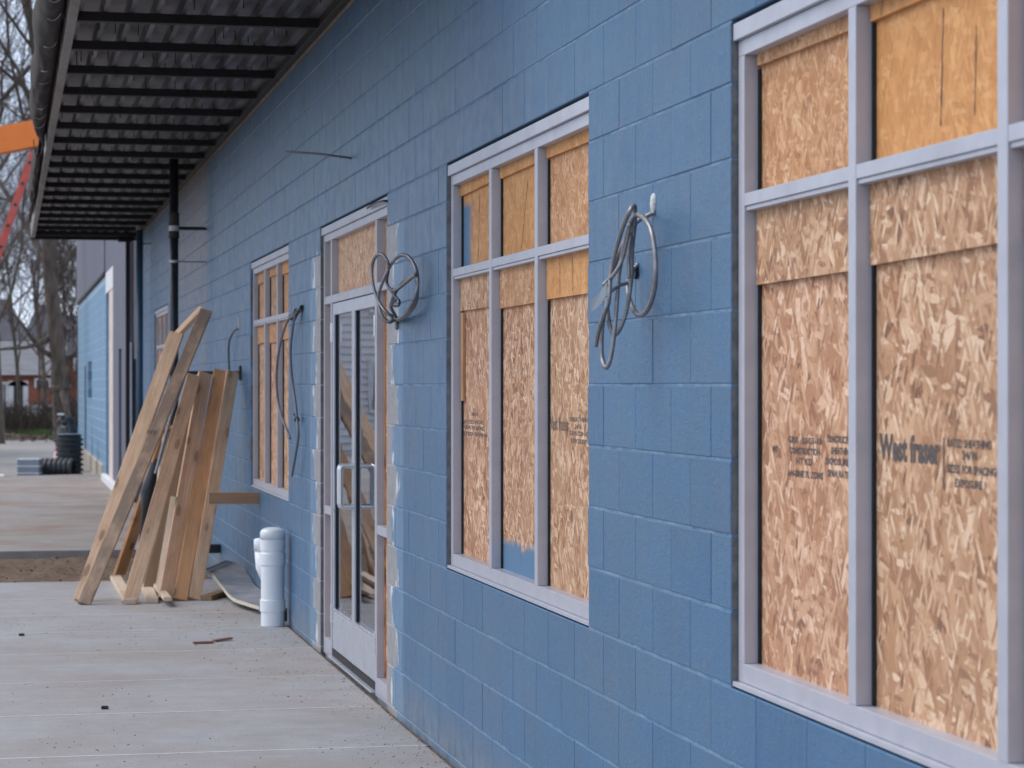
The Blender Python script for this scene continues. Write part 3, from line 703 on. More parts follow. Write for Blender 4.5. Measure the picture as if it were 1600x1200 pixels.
# narrow loose lath on the first pane of the middle window
MB().bbox(0.052, 0.064, cols2[0][1]-0.055, cols2[0][1]-0.017, EYE-0.07, EYE+0.318, 0.001).build('lath', M_WOOD_O, w2)

# --- door unit
zt = Z_HEAD - 0.008; D0, D1 = DOOR; ZD = EYE + 0.497; ZR = EYE + 0.545; zi = EYE + 0.882
m = MB(); bar(m, D0+0.004, D0+0.054, 0.0, zi); bar(m, D1-0.054, D1-0.004, 0.0, zi); bar(m, D0+0.004, D1-0.004, zi, zt-0.047)
df = m.build('door_frame', M_FRAME, bld, label='aluminium entrance frame with transom and side panels')
MB().bbox(FX-0.014, 0.12, D0+0.002, D1-0.002, zt-0.046, zt, 0.0015).build('head_flashing', M_FRAME, df)
MN, MF = 12.60, 14.40
for y in (MN, MF):
    mm = MB(); bar(mm, y, y+0.05, 0.0, zi-0.0005, FX-0.0012); mm.build('mullion', M_FRAME, df)
for y0, y1 in ((D0+0.0545, MN-0.0005), (MN+0.0505, MF-0.0005), (MF+0.0505, D1-0.0545)):
    rr = MB(); bar(rr, y0, y1, ZD, ZR); rr.build('transom_rail', M_FRAME, df)
for y0, y1 in ((D0+0.0545, MN-0.0005), (MF+0.0505, D1-0.0545)):
    rr = MB(); bar(rr, y0, y1, 0.865, 0.915); rr.build('rail', M_FRAME, df)
    rr = MB(); bar(rr, y0, y1, 0.0, 0.10); rr.build('rail', M_FRAME, df)
    MB().box(0.066, 0.078, y0-0.006, y1+0.006, 0.09, ZD+0.01).build('board', M_OSB_P, df)
    MB().box(0.066, 0.078, y0-0.006, y1+0.006, ZR-0.01, zi+0.01).build('board', M_OSB_T, df)
    MB().box(0.058, 0.065, y1-0.018, y1-0.001, 0.105, 0.86).build('glazing_bead', M_WOOD_O, df)
    MB().box(0.058, 0.065, y1-0.018, y1-0.001, 0.92, ZD-0.005).build('glazing_bead', M_WOOD_O, df)
MB().box(0.060, 0.072, MN+0.048, MF+0.002, ZR-0.006, zi+0.006).build('board', M_OSB_T, df)
MB().box(0.030, 0.120, D0+0.004, D1-0.004, -0.09, 0.013).build('threshold', M_SILVER, df)
MB().bbox(-0.006, 0.12, MN+0.052, MF-0.002, 0.0135, 0.022, 0.001).build('threshold_strip', M_SILVER, df)
MB().box(0.03, 0.12, D1-0.004, D1-0.0005, 0, zt-0.05).build('mortar_bed', M_RAW, df)
mid = (MN + 0.05 + MF) / 2
for leaf, (y0, y1) in enumerate(((mid+0.002, MF-0.004), (MN+0.054, mid-0.002))):
    x0, x1 = FX+0.004, FX+0.049; st = 0.050
    m = MB(); zb0 = 0.066
    m.bbox(x0, x1, y0, y0+st, zb0, ZD-0.005, 0.002); m.bbox(x0, x1, y1-st, y1, zb0, ZD-0.005, 0.002)
    m.bbox(x0+0.0005, x1, y0+st, y1-st, ZD-0.075, ZD-0.0055, 0.002)
    m.bbox(x0+0.0005, x1, y0+st, y1-st, zb0+0.001, 0.295, 0.002)
    dr_ = m.build('door', M_SILVER, bld, label='far glass door leaf of the pair' if leaf == 0 else 'near glass door leaf of the pair')
    MB().box(x0+0.020, x0+0.026, y0+st-0.004, y1-st+0.004, 0.296, ZD-0.071).build('glass', M_GLASS, dr_)
    g = MB()
    for yy0, yy1, z0, z1 in ((y0+st+0.0005, y0+st+0.010, 0.301, ZD-0.076), (y1-st-0.010, y1-st-0.0005, 0.301, ZD-0.076)):
        g.box(x0+0.010, x0+0.0195, yy0, yy1, z0, z1)
    g.build('gasket', M_RUBBER, dr_)
    gb = MB(); gb.bbox(x0-0.002, x0+0.019, y0+st+0.001, y1-st-0.001, 0.3005, 0.312, 0.001); gb.build('glazing_stop', M_STEEL, dr_)
    MB().box(x0-0.003, x1-0.004, y0+0.003, y1-0.003, 0.0225, 0.0655).build('sweep', M_RUBBER, dr_)
    hy = (y0 + 0.026) if leaf == 0 else (y1 - 0.026)
    for sx, nm in ((-1, 'handle'), (1, 'inside_handle')):
        xf = (x0 if sx < 0 else x1); px_ = xf + sx*0.075
        pts = [(xf, hy, 0.965), (px_ - sx*0.016, hy, 0.965), (px_ - sx*0.004, hy, 0.970), (px_, hy, 0.984), (px_, hy, 1.18), (px_ - sx*0.004, hy, 1.194), (px_ - sx*0.016, hy, 1.199), (xf, hy, 1.199)]
        hm = MB(); hm.tube(pts, 0.0145, 12)
        for zz in (0.965, 1.199): hm.tube([(xf + sx*0.0005, hy, zz), (xf + sx*0.006, hy, zz)], 0.019, 12)
        hm.build(nm, M_STEEL, dr_, smooth=False)
    he = (y1 + 0.001) if leaf == 0 else (y0 - 0.001)
    for zz in (0.22, 1.92):
        h = MB(); h.tube([(x0-0.007, he, zz), (x0-0.007, he, zz+0.115)], 0.0075, 10)
        for q in range(1, 4): h.tube([(x0-0.007, he, zz+q*0.029-0.001), (x0-0.007, he, zz+q*0.029+0.001)], 0.0088, 10)
        h.bbox(x0-0.004, x0-0.0005, he-0.02, he+0.02, zz, zz+0.115, 0.0005)
        h.build('hinge', M_STEEL, dr_)
# --- canopy
ZC = EYE + 2.16
CX = -1.50
CT = 9.2
can = MB().bbox(CX-0.058, CX, CT, 35.8, ZC, ZC+0.22, 0.003).build('canopy', M_FASCIA, bld, label='steel canopy with ribbed deck on black purlins')
t_ = 14.42 - 1.22*4
purl = []
while t_ < 35.9: purl.append(t_); t_ += 1.22
for y in purl:
    yy = min(y, 35.75); m = MB()
    m.bbox(CX+0.001, -0.062, yy-0.003, yy+0.003, ZC+0.004, ZC+0.060, 0.0005)
    m.box(CX+0.001, -0.062, yy+0.003, yy+0.065, ZC+0.004, ZC+0.008); m.box(CX+0.001, -0.062, yy+0.003, yy+0.065, ZC+0.056, ZC+0.0595)
    m.box(CX+0.001, -0.062, yy+0.062, yy+0.065, ZC+0.008, ZC+0.024)
    m.build('purlin', M_PURLIN, can)
dk = MB(); prof = []; x = CX + 0.002; dz0, dz1 = ZC + 0.062, ZC + 0.118
while x < -0.16:
    prof += [(x, dz0), (x+0.030, dz0), (x+0.042, dz1), (x+0.140, dz1)]; x += 0.1524
prof.append((min(x, -0.02), dz0)); prof.append((-0.012, dz0))
ys = [CT + i*2.44 for i in range(int((35.8-CT)/2.44)+1)] + [35.8]
for a, b in zip(ys[:-1], ys[1:]):
    dsk = random.uniform(-0.0015, 0.0015)
    for (xa, za), (xb, zb_) in zip(prof[:-1], prof[1:]):
        dk.add([(xa, a, za+dsk), (xb, a, zb_+dsk), (xb, b+0.02, zb_-dsk), (xa, b+0.02, za-dsk)], [(0, 1, 2, 3)])
dk.build('deck', M_DECK, can)
MB().box(CX-0.10, -0.012, CT, 35.8, ZC+0.22, ZC+0.25).build('roof_sheet', M_MEMBRANE, can)
sw = MB()
for y in purl:
    for i in range(14):
        x = CX + 0.05 + i*0.105 + random.uniform(-0.03, 0.03)
        if x > -0.05 or random.random() < 0.25: continue
        yy = y + random.choice([-0.03, 0.09, 0.5, -0.4]) + random.uniform(-0.05, 0.05); l = random.uniform(0.03, 0.09)
        sw.tube([(x, yy, ZC+0.07-l), (x, yy, ZC+0.10)], 0.0035, 5)
sw.build('screw', M_PURLIN, can, kind='stuff')
MB().bbox(-0.061, -0.014, CT, 35.79, ZC+0.004, ZC+0.20, 0.002).build('ledger', M_PURLIN, can)
tr = MB(); tr.bbox(-0.013, -0.003, CT, 35.8, ZC-0.014, ZC+0.05, 0.001)
tr.build('wall_angle', M_TRIM, can)
# sprinkler line under the deck
MB().tube([(-1.46, 24.6, ZC+0.05), (-0.02, 24.6, ZC+0.05)], 0.02, 8).build('branch_pipe', M_PURLIN, can)
# end plate at the far end
MB().box(CX-0.058, -0.02, 35.80, 35.83, ZC-0.02, ZC+0.22).build('end_plate', M_PURLIN, can)
# dark membrane hanging outside the fascia, in two lengths
def membrane(name, y0, y1, w0, w1, drop, seed, par):
    m = MB(); ny = max(8, int((y1-y0)/0.25)); na = 16; v = []; f = []
    for j in range(ny+1):
        y = y0 + (y1-y0)*j/ny; e = j/ny
        tp_ = max(0.0, min(1.0, (y1-y)/1.8))**0.5 if y1-y < 1.8 else 1.0
        wdt = max(0.02, tp_ * (w0 + (w1-w0)*e) * (1 + 0.16*noise.noise(Vector((y*0.8, seed, 0))) + 0.06*noise.noise(Vector((y*5, seed, 3)))))
        for i in range(na+1):
            a = math.pi * i/na; 
            x = CX - 0.060 - wdt*(1-math.cos(a))/2
            z = ZC + 0.19 - math.sin(a)*drop*(1+0.25*noise.noise(Vector((y*2.1, i*0.4, seed)))) + 0.03*noise.noise(Vector((x*9, y*2.2, seed))) + 0.012*noise.noise(Vector((x*22, y*9, seed)))
            v.append((x, y, z))
    for j in range(ny):
        for i in range(na):
            a = j*(na+1)+i; f.append((a, a+1, a+na+2, a+na+1))
    m.add(v, f); o = m.build(name, M_MEMBRANE, par, smooth=True)
    md = o.modifiers.new('thick', 'SOLIDIFY'); md.thickness = 0.008
    return o
membrane('membrane', CT, 22.3, 0.19, 0.16, 0.17, 2.0, can)
membrane('membrane', 23.3, 31.0, 0.09, 0.10, 0.16, 5.0, can)
sm = MB()
random.seed(5)
for y in [13.8, 14.5, 15.7, 16.9, 17.6, 19.2, 19.9, 20.6, 21.3]:
    pts = []
    for i in range(2, 8):
        a = math.pi*i/16 + 0.5; pts.append((CX-0.060-0.175*(1-math.cos(a))/2, y + 0.02*math.sin(i*1.3+y), ZC+0.19-math.sin(a)*0.178))
    sm.tube(pts, 0.002, 5)
sm.build('sealant_seam', M_TAPE, can, kind='stuff')

# ================================================================== FAR WING
wing = thing('building_wing', (3, 49, 0), 'far wing with slate siding above light blue block and a small slot window', 'building')
WX = -0.09
def wt(px): return onX(px, HY, WX).y
tA, tB, tC, tD = 36.25, wt(177.5), wt(165.5), wt(122)
ZB = 3.75
# blocks on the blue part
bm_ = MB(); nn = 0
for ci in range(0, 19):
    za = -0.02 + ci*0.2; a = tC + 0.02 + (0.2 if ci % 2 else 0)
    yy = tC + 0.02
    first = True
    while yy < tD:
        y2 = min(tD, (a if first and ci % 2 else yy + 0.4)); first = False
        zc_ = za + 0.1
        if za + 0.2 <= ZB + 0.001 and not (wt(143) > 0 and wt(143.5) < (yy+y2)/2 < wt(137) and onX(140, 627, WX).z < zc_ < onX(140, 565, WX).z):
            v, f = block_verts(max(0.05, y2-yy), 0.2, 0.003, 0.009)
            bm_.add([(x+WX, y+(yy+y2)/2, z+zc_) for x, y, z in v], [q[::-1] for q in f])
        yy = y2
bm_.build('block_field', M_WING, wing, kind='stuff')
MB().box(WX+0.006, WX+0.18, tC+0.01, tD-0.01, -0.25, ZB-0.02).build('mortar', M_WING, wing) if False else None
zl, zh = onX(140, 627, WX).z, onX(140, 565, WX).z; ya, yb = wt(143.5), wt(137)
mm = MB(); mm.box(WX+0.003, WX+0.18, tC+0.01, ya, -0.05, ZB-0.02); mm.box(WX+0.003, WX+0.18, yb, tD-0.01, -0.05, ZB-0.02)
mm.box(WX+0.003, WX+0.18, ya, yb, -0.05, zl); mm.box(WX+0.003, WX+0.18, ya, yb, zh, ZB-0.02); mm.build('mortar', M_WINGJ, wing)
MB().box(WX+0.15, WX+0.17, ya, yb, zl, zh).build('window', M_NAVY, wing)
MB().bbox(WX-0.03, WX+0.2, tC+1.4, tD, -0.4, 0.14, 0.03).build('foundation', M_FOUND, wing)
MB().box(WX-0.012, WX-0.001, wt(134.6), wt(132.6), 0.15, 2.1).build('conduit', M_NAVY, wing)
# siding: ribbed sheets above and beside
def siding(y0, y1, z0, z1, x0, step=0.30):
    m = MB(); y = y0
    while y < y1 - 0.01:
        y2 = min(y+step, y1); m.bbox(x0, x0+0.05, y+0.001, y2-0.001, z0, z1, 0.002); m.box(x0+0.003, x0+0.05, y2-0.003, y2+0.001, z0+0.002, z1-0.002); y = y2
    return m
siding(tC, tD, ZB+0.02, 7.2, WX-0.035).build('upper_siding', M_SIDING, wing, kind='stuff')
sl0, sl1 = wt(191), wt(186.5)
siding(tA, sl0, -0.02, 7.2, WX-0.012).build('lower_siding', M_SIDING, wing, kind='stuff')
siding(sl1, tB, -0.02, 7.2, WX-0.012).build('lower_siding', M_SIDING, wing, kind='stuff')
MB().box(WX-0.010, WX+0.04, sl0, sl1, onX(188, 545, WX).z, 7.2).build('panel', M_SIDING, wing)
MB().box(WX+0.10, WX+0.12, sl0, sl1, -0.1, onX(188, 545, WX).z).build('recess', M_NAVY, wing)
MB().box(WX+0.06, WX+0.09, sl0+0.3, sl0+0.42, -0.1, onX(188, 560, WX).z).build('white_strip', M_SHEATH, wing)
siding(tB, tC, ZB, 7.2, WX-0.012).build('lower_siding', M_SIDING, wing, kind='stuff')
sht = MB(); sht.box(WX+0.005, WX+0.05, tB, tB + (tC-tB)*0.62, 0.0, 3.35); sht.build('sheathing', M_SHEATH, wing)
MB().box(WX-0.005, WX+0.05, tB, tC, 3.36, ZB-0.003).build('sheathing_head', M_WHITE, wing)
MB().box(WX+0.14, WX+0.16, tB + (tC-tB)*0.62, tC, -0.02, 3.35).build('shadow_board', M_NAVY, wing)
MB().box(WX-0.045, WX-0.036, tC, tD, ZB-0.03, ZB+0.03).build('drip_edge', M_MEMBRANE, wing)
MB().bbox(WX-0.10, WX-0.0, tA+1.0, tB+3, -0.12, 0.02, 0.01).build('base_flashing', M_WHITE, wing)
sw2 = MB(); sw2.box(WX+0.045, 8, tA, tA+0.10, -0.3, 7.2); sw2.box(7.9, 8, tA+0.1, tD, -0.3, 7.2); sw2.box(WX+0.185, 8, tD-0.15, tD-0.001, -0.3, 7.2); sw2.box(WX+0.16, WX+0.184, tA+0.1, tD-0.15, -0.3, 7.2)
sw2.build('back_wall', M_SIDING, wing)
MB().box(-0.2, 8.1, tA-0.1, tD+0.1, 7.21, 7.4).build('roof', M_SIDING, wing)
# peeled return between the two walls
MB().box(WX+0.052, -0.001, tA-0.06, tA-0.002, 2.05, ZC+0.35).build('return_panel', M_SHEATH, wing)
MB().box(WX-0.02, WX+0.018, tA-0.06, tA-0.002, -0.1, 2.3).build('white_strip', M_WHITE, wing)

# ================================================================== PIPES ON THE WALL
dp = thing('drain_pipe', (-0.31, 23.5, -0.18), 'black pipe with grey coupling and wall bracket, in front of the wall behind the lumber', 'pipe')
MB().tube([(-0.31, 23.5, -0.2), (-0.31, 23.5, ZC+0.09)], 0.043, 16).build('pipe', M_BLACK, dp, smooth=True)
z = onY(270, 345, 23.5).z
c = MB(); c.tube([(-0.31, 23.5, onY(270, 372, 23.5).z), (-0.31, 23.5, onY(270, 333, 23.5).z)], 0.050, 16); 
for py in (334, 350, 371): c.tube([(-0.31, 23.5, onY(270, py, 23.5).z-0.008), (-0.31, 23.5, onY(270, py, 23.5).z+0.008)], 0.054, 16)
c.build('coupling', M_MEMBRANE, dp)
MB().tube([(-0.31, 23.5, onY(270, 361, 23.5).z), (-0.31, 23.5, onY(270, 353, 23.5).z)], 0.0515, 16).build('label_band', M_TAPE, dp)
zb_ = onY(300, 357, 23.5).z
MB().tube([(-0.26, 23.5, zb_), (0.0, 23.5, zb_)], 0.017, 10).build('bracket', M_BLACK, dp)
zb_ = onY(300, 409, 23.5).z
MB().tube([(-0.30, 23.5, zb_), (0.0, 23.5, zb_)], 0.006, 8).build('strap_rod', M_WIRE, dp)
MB().tube([(-0.31, 23.5, zb_-0.012), (-0.31, 23.5, zb_+0.012)], 0.047, 16).build('clamp', M_TAPE, dp)
bp = thing('blue_pipe', (-0.15, 31.6, -0.1), 'dark blue painted downpipe standing at the far end of the block wall', 'pipe')
MB().tube([(-0.15, 32.6, -0.12), (-0.15, 32.6, ZC-0.02)], 0.045, 14).build('pipe', M_BLUEPIPE, bp, smooth=True)
MB().tube([(-0.15, 32.6, ZC-0.07), (-0.15, 32.6, ZC-0.01)], 0.052, 14).build('collar', M_FASCIA, bp)
MB().tube([(-0.11, 32.6, ZC-0.25), (0, 32.6, ZC-0.25)], 0.008, 6).build('clip', M_BLACK, bp)
wp = thing('post', (-0.16, 35.7, -0.1), 'thin black post at the corner where the slate siding begins', 'post')
MB().bbox(-0.19, -0.13, 35.62, 35.72, -0.12, ZC, 0.004).build('shaft', M_PURLIN, wp)
MB().bbox(-0.30, -0.10, 35.58, 35.76, ZC-0.05, ZC-0.002, 0.004).build('cap_plate', M_PURLIN, wp)

# ================================================================== CABLES
def cable(name, label, cat, px, rad, mat, rib=True, group=None, step=None, n=8):
    pts = [onX(x, y, X) for x, y, X in px]
    s = spline(pts, step or (0.0045 if rib else 0.012)); m = MB()
    rr = [rad * (1.0 + (0.16 if i % 2 else -0.16)) for i in range(len(s))] if rib else rad
    m.tube(s, rr, n)
    return m
c1 = thing('cable_coil', onX(990, 420, -0.05), 'coil of grey armoured cable hanging from the wall between the two nearest windows', 'cable', 'armoured cable coils')
MC = cable('', '', '', [(1024, 331, 0.0), (1010, 338, -0.02), (996, 346, -0.05), (984, 362, -0.07), (972, 385, -0.09), (962, 410, -0.10), (953, 440, -0.11), (949, 475, -0.12), (952, 505, -0.12), (959, 522, -0.11), (968, 515, -0.10), (978, 488, -0.08), (984, 455, -0.07), (987, 420, -0.06), (988, 385, -0.06), (992, 345, -0.07), (991, 322, -0.08), (984, 330, -0.10), (973, 355, -0.11), (961, 395, -0.12), (954, 430, -0.13), (951, 470, -0.14), (943, 495, -0.14), (940, 530, -0.14), (941, 560, -0.14), (947, 574, -0.14), (954, 560, -0.13), (960, 520, -0.12), (964, 470, -0.11), (967, 430, -0.10), (974, 390, -0.09), (984, 352, -0.08), (995, 336, -0.08), (1008, 343, -0.09), (1018, 362, -0.09), (1024, 400, -0.09), (1024, 440, -0.09), (1018, 470, -0.08), (1008, 488, -0.07), (998, 492, -0.06), (988, 480, -0.05), (981, 455, -0.04), (984, 430, -0.03), (992, 418, -0.01), (998, 412, 0.0)], 0.0070, M_CABLE)
MC.build('armoured_cable', M_CABLE, c1, smooth=True)
MC = cable('', '', '', [(990, 340, -0.06), (986, 365, -0.07), (982, 400, -0.08), (983, 435, -0.08)], 0.0062, M_CABLE); MC.build('armoured_cable', M_CABLE, c1, smooth=True)
MC = cable('', '', '', [(984, 350, -0.09), (974, 400, -0.10), (962, 425, -0.12), (948, 440, -0.14), (942, 446, -0.15)], 0.0062, M_CABLE); MC.build('armoured_cable', M_CABLE, c1, smooth=True)
MC = cable('', '', '', [(951, 470, -0.14), (944, 490, -0.15), (936, 515, -0.15), (931, 540, -0.15)], 0.0066, M_CABLE); MC.build('armoured_cable', M_CABLE, c1, smooth=True)
MC = cable('', '', '', [(988, 440, -0.05), (968, 446, -0.10), (955, 455, -0.13), (946, 462, -0.14)], 0.0055, M_CABLE); MC.build('cable_tie', M_CABLE, c1, smooth=True)
a_, b_ = onX(948, 452, -0.145), onX(924, 478, -0.17); tp = MB()
tp.add([a_+Vector((0,0,.022)), a_-Vector((0,0,.018)), b_-Vector((0,0,.020)), b_+Vector((-.004,0.004,.012)), (a_+b_)/2+Vector((.006,0,.022)), (a_+b_)/2+Vector((.004,0,-.022))], [(0,4,5,1),(4,3,2,5)])
o = tp.build('tape_flag', M_GREYBLOCK, c1); o.modifiers.new('t', 'SOLIDIFY').thickness = 0.0008
p = onX(1022, 322, 0.0); pb = MB(); nb = 14; ring0 = []
for j in range(5):
    rj = (1.0, 0.93, 0.75, 0.45, 0.08)[j]
    for k in range(nb):
        a = 2*math.pi*k/nb; w_ = 1 + 0.35*noise.noise(Vector((math.cos(a)*1.7, math.sin(a)*1.7, 4.2)))
        pb.v.append((0.001 - (0, 0.005, 0.009, 0.011, 0.012)[j], p.y + 0.020*rj*w_*math.cos(a), p.z + 0.008 + 0.034*rj*w_*math.sin(a)))
for j in range(4):
    for k in range(nb): pb.f.append((j*nb+k, j*nb+(k+1) % nb, (j+1)*nb+(k+1) % nb, (j+1)*nb+k))
pb.f.append(tuple(4*nb+k for k in range(nb)))
pb.build('putty_patch', M_PUTTY, c1)
p = onX(995, 425, 0.0); MB().tube([(-0.009, p.y, p.z), (0.002, p.y, p.z)], 0.022, 12).build('knockout_hole', M_RUBBER, c1)

c2 = thing('cable_coil', onX(615, 450, -0.05), 'heart shaped loops of grey armoured cable on the wall right beside the doors', 'cable', 'armoured cable coils')
p0 = (620, 500, 0.0)
MC = cable('', '', '', [(622, 500, 0.0), (618, 494, -0.03), (611, 480, -0.07), (613, 468, -0.10), (619, 455, -0.11), (630, 440, -0.09), (644, 432, -0.07), (650, 424, -0.06), (644, 408, -0.07), (634, 399, -0.09), (622, 401, -0.11), (610, 415, -0.14), (598, 440, -0.17), (591, 465, -0.18), (596, 492, -0.17), (606, 502, -0.14), (613, 495, -0.12), (604, 488, -0.15), (591, 470, -0.18), (582, 440, -0.20), (582, 412, -0.20), (590, 398, -0.19), (600, 400, -0.17), (607, 415, -0.15), (604, 438, -0.14), (608, 450, -0.13), (618, 453, -0.12), (632, 443, -0.10), (648, 430, -0.08)], 0.0080, M_CABLE, step=0.006)
MC.build('armoured_cable', M_CABLE, c2, smooth=True)
MC = cable('', '', '', [(648, 430, -0.06), (652, 445, -0.05), (650, 470, -0.05), (640, 488, -0.05), (628, 497, -0.03), (616, 500, -0.02), (608, 503, -0.10), (600, 499, -0.15)], 0.0085, M_CABLE, step=0.006)
MC.build('armoured_cable', M_CABLE, c2, smooth=True)
MC = cable('', '', '', [(634, 399, -0.06), (648, 415, -0.05), (653, 440, -0.05), (648, 466, -0.06), (636, 488, -0.06), (622, 500, -0.02)], 0.0080, M_CABLE, step=0.006)
MC.build('armoured_cable', M_CABLE, c2, smooth=True)
MC = cable('', '', '', [(612, 457, -0.11), (620, 466, -0.12), (612, 476, -0.12), (622, 478, -0.13), (624, 470, -0.13), (616, 462, -0.13)], 0.006, M_BLACK, rib=False, step=0.01)
MC.build('tape_knot', M_BLACK, c2)
p = onX(622, 506, 0.0); MB().tube([(-0.012, p.y, p.z), (0.002, p.y, p.z)], 0.03, 12).build('box_cover', M_RAW, c2)

c3 = thing('hanging_wire', onX(462, 480, -0.02), 'two grey wires hanging from a black clamp between the far boarded window and the doors', 'wire')
cable('', '', '', [(473, 478, 0.0), (465, 487, -0.03), (457, 494, -0.06), (450, 500, -0.07), (441, 525, -0.08), (434, 560, -0.09), (432, 600, -0.09), (437, 640, -0.08), (453, 685, -0.06)], 0.009, M_WIRE, False).build('wire', M_WIRE, c3, smooth=True)
cable('', '', '', [(461, 492, -0.05), (457, 515, -0.06), (454, 550, -0.06), (456, 590, -0.05), (461, 625, -0.04), (464, 655, -0.04), (466, 680, -0.04), (461, 715, -0.05), (456, 743, -0.05)], 0.009, M_WIRE, False).build('wire', M_WIRE, c3, smooth=True)
cable('', '', '', [(472, 480, -0.01), (464, 488, -0.03), (454, 494, -0.06)], 0.017, M_BLACK, False, step=0.02).build('clamp', M_BLACK, c3)
cable('', '', '', [(464, 486, -0.03), (460, 493, -0.04), (457, 499, -0.05)], 0.021, M_BLACK, False, step=0.02).build('clamp', M_BLACK, c3)
cable('', '', '', [(461, 650, -0.04), (464, 656, -0.04)], 0.019, M_BLACK, False, step=0.02).build('knot', M_BLACK, c3)
MB().tube([onX(474, 467, -0.002), onX(473, 480, -0.004)], 0.006, 6).build('bolt', M_TAPE, c3)

c4 = thing('wire_stub', onX(360, 540, -0.02), 'short curved wire stub rising behind the leaning lumber', 'wire')
cable('', '', '', [(373, 512, 0.0), (366, 517, -0.03), (359, 530, -0.05), (357, 550, -0.05), (358, 577, -0.04)], 0.010, M_BLACK, False).build('wire', M_WIRE, c4, smooth=True)
MB().tube([onX(373.5, 497, -0.004), onX(374, 514, -0.004)], 0.010, 6).build('bolt', M_TAPE, c4)
c5 = thing('metal_rod', onX(500, 241, -0.1), 'thin metal rod sticking out of the wall high above the doors', 'rod')
a_ = onX(549, 247, 0.0); b_ = onY(447, 237, a_.y+0.1)
MB().tube([a_, a_.lerp(b_, 0.5) + Vector((0, 0, 0.006)), b_], 0.0065, 8).build('rod', M_WIRE, c5, smooth=True)
c6 = tag(cable('', '', '', [(605, 314, 0.0), (598, 314, -0.02), (588, 317, -0.02), (580, 321, -0.015), (574, 325, -0.01)], 0.006, M_BLACK, False).build('wire_tail', M_BLACK), 'short black wire lying over the flashing above the doors', 'wire')

# ================================================================== LUMBER PILE
def board(name, p0, p1, wd, th, roll, mat, label=None, cat='board', group=None, parent=None, warp=0.0):
    p0, p1 = Vector(p0), Vector(p1); d = p1 - p0; L = d.length; d.normalize()
    n_ = 10; mb = MB(); c = 0.003; a, b = wd/2, th/2
    ring = [(-a+c,-b),(a-c,-b),(a,-b+c),(a,b-c),(a-c,b),(-a+c,b),(-a,b-c),(-a,-b+c)]
    for i in range(n_+1):
        e = i/n_; wx = warp*math.sin(e*math.pi)
        for x, y in ring: mb.v.append((x + random.uniform(-.0006, .0006), y + wx, e*L))
    for i in range(n_):
        for k in range(8):
            q = i*8+k; r_ = i*8+(k+1) % 8; mb.f.append((q, r_, r_+8, q+8))
    mb.f.append(tuple(range(8))[::-1]); mb.f.append(tuple(n_*8+k for k in range(8)))
    me = bpy.data.meshes.new(name); me.from_pydata(mb.v, [], mb.f); me.materials.append(mat)
    o = link(name, me, p0, parent)
    # local X (wide axis) as horizontal as possible, then rolled
    u = d.cross(Vector((0, 0, 1))); u = u.normalized() if u.length > 1e-3 else Vector((1, 0, 0))
    v = d.cross(u).normalized()
    ux = u*math.cos(roll) + v*math.sin(roll); vx = d.cross(ux).normalized()
    o.rotation_euler = Matrix((ux, vx, d)).transposed().to_euler()
    if label: tag(o, label, cat, group)
    return o
GL = 'lumber leaning against the wall'
def foot(px, py): 
    q = onZ(px, py, 0.0); q.z = 0.004; return q
def lean(fx, fy, tx, ty, tt): return foot(fx, fy), onY(tx, ty, tt)
# rest bar on the wall that carries the tops
rb = thing('wall_bracket', (-0.2, 19.95, 1.74), 'dark metal bar on the wall carrying the tops of the leaning boards', 'bracket')
MB().bbox(-0.62, 0.0, 19.93, 19.97, 1.745, 1.775, 0.003).build('bar', M_BLACK, rb)
MB().bbox(-0.02, 0.004, 19.88, 20.02, 1.70, 1.82, 0.003).build('plate', M_BLACK, rb)
random.seed(21)
# tall nailed pair with its short brace
lf = thing('lumber_frame', foot(128, 945), 'tallest leaning pair of boards, nailed together with a short brace at the top', 'lumber frame', GL)
f0 = foot(131, 945)
tA_, tB_ = onY(322, 486, 19.72), onY(268, 520, 19.60)
so_ = board('stud', f0, tA_, 0.098, 0.042, R(28), M_WOOD_D, parent=lf, warp=0.008); so_['label'] = 'grey stained outer board'
board('stud', foot(127, 941) + Vector((0.0, 0.06, 0)), onY(276, 521, 19.70), 0.115, 0.038, R(22), M_WOOD, parent=lf)
board('brace', onY(278, 522, 19.72), onY(316, 482, 19.76), 0.07, 0.038, R(20), M_WOOD, parent=lf)
nl = MB(); nl.tube([onY(326, 494, 19.68), onY(335, 498, 19.66)], 0.003, 6); nl.build('nail', M_STEEL, lf)
# the row of boards
B = [
 # foot px, foot py, top px, top py, top depth, width, thickness, roll, material, label
 (202, 944, 303, 588, 19.74, 0.112, 0.042, 26, M_WOOD,   'wide pale board marked with pencil, leftmost of the short leaning row'),
 (258, 938, 320, 584, 19.86, 0.110, 0.042, 30, M_WOOD,   'tan board with stamped grade mark, second of the short leaning row'),
 (281, 939, 344, 580, 19.93, 0.108, 0.042, 20, M_WOOD_O, 'orange brown board with nail holes, between two paler boards in the row'),
 (303, 938, 363, 582, 19.90, 0.100, 0.042, 30, M_WOOD,   'rightmost board of the short leaning row, pale with knots'),
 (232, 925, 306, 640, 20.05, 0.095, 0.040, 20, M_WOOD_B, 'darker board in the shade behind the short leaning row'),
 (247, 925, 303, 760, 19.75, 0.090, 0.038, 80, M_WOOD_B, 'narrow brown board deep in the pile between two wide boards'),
 (246, 930, 272, 776, 19.10, 0.060, 0.020, 20, M_WOOD_P, 'thin pale lath standing against the second board'),
 (186, 898, 262, 668, 20.20, 0.115, 0.038, 12, M_WOOD_O, 'orange board leaning under the tallest pair'),
 (153, 905, 222, 742, 20.10, 0.065, 0.030, 30, M_WOOD,   'slim board showing behind the foot of the tallest pair'),
 (226, 920, 262, 660, 20.25, 0.050, 0.020, 40, M_WOOD_P, 'thin pale strip behind the wide pencil marked board'),
]
bo = []
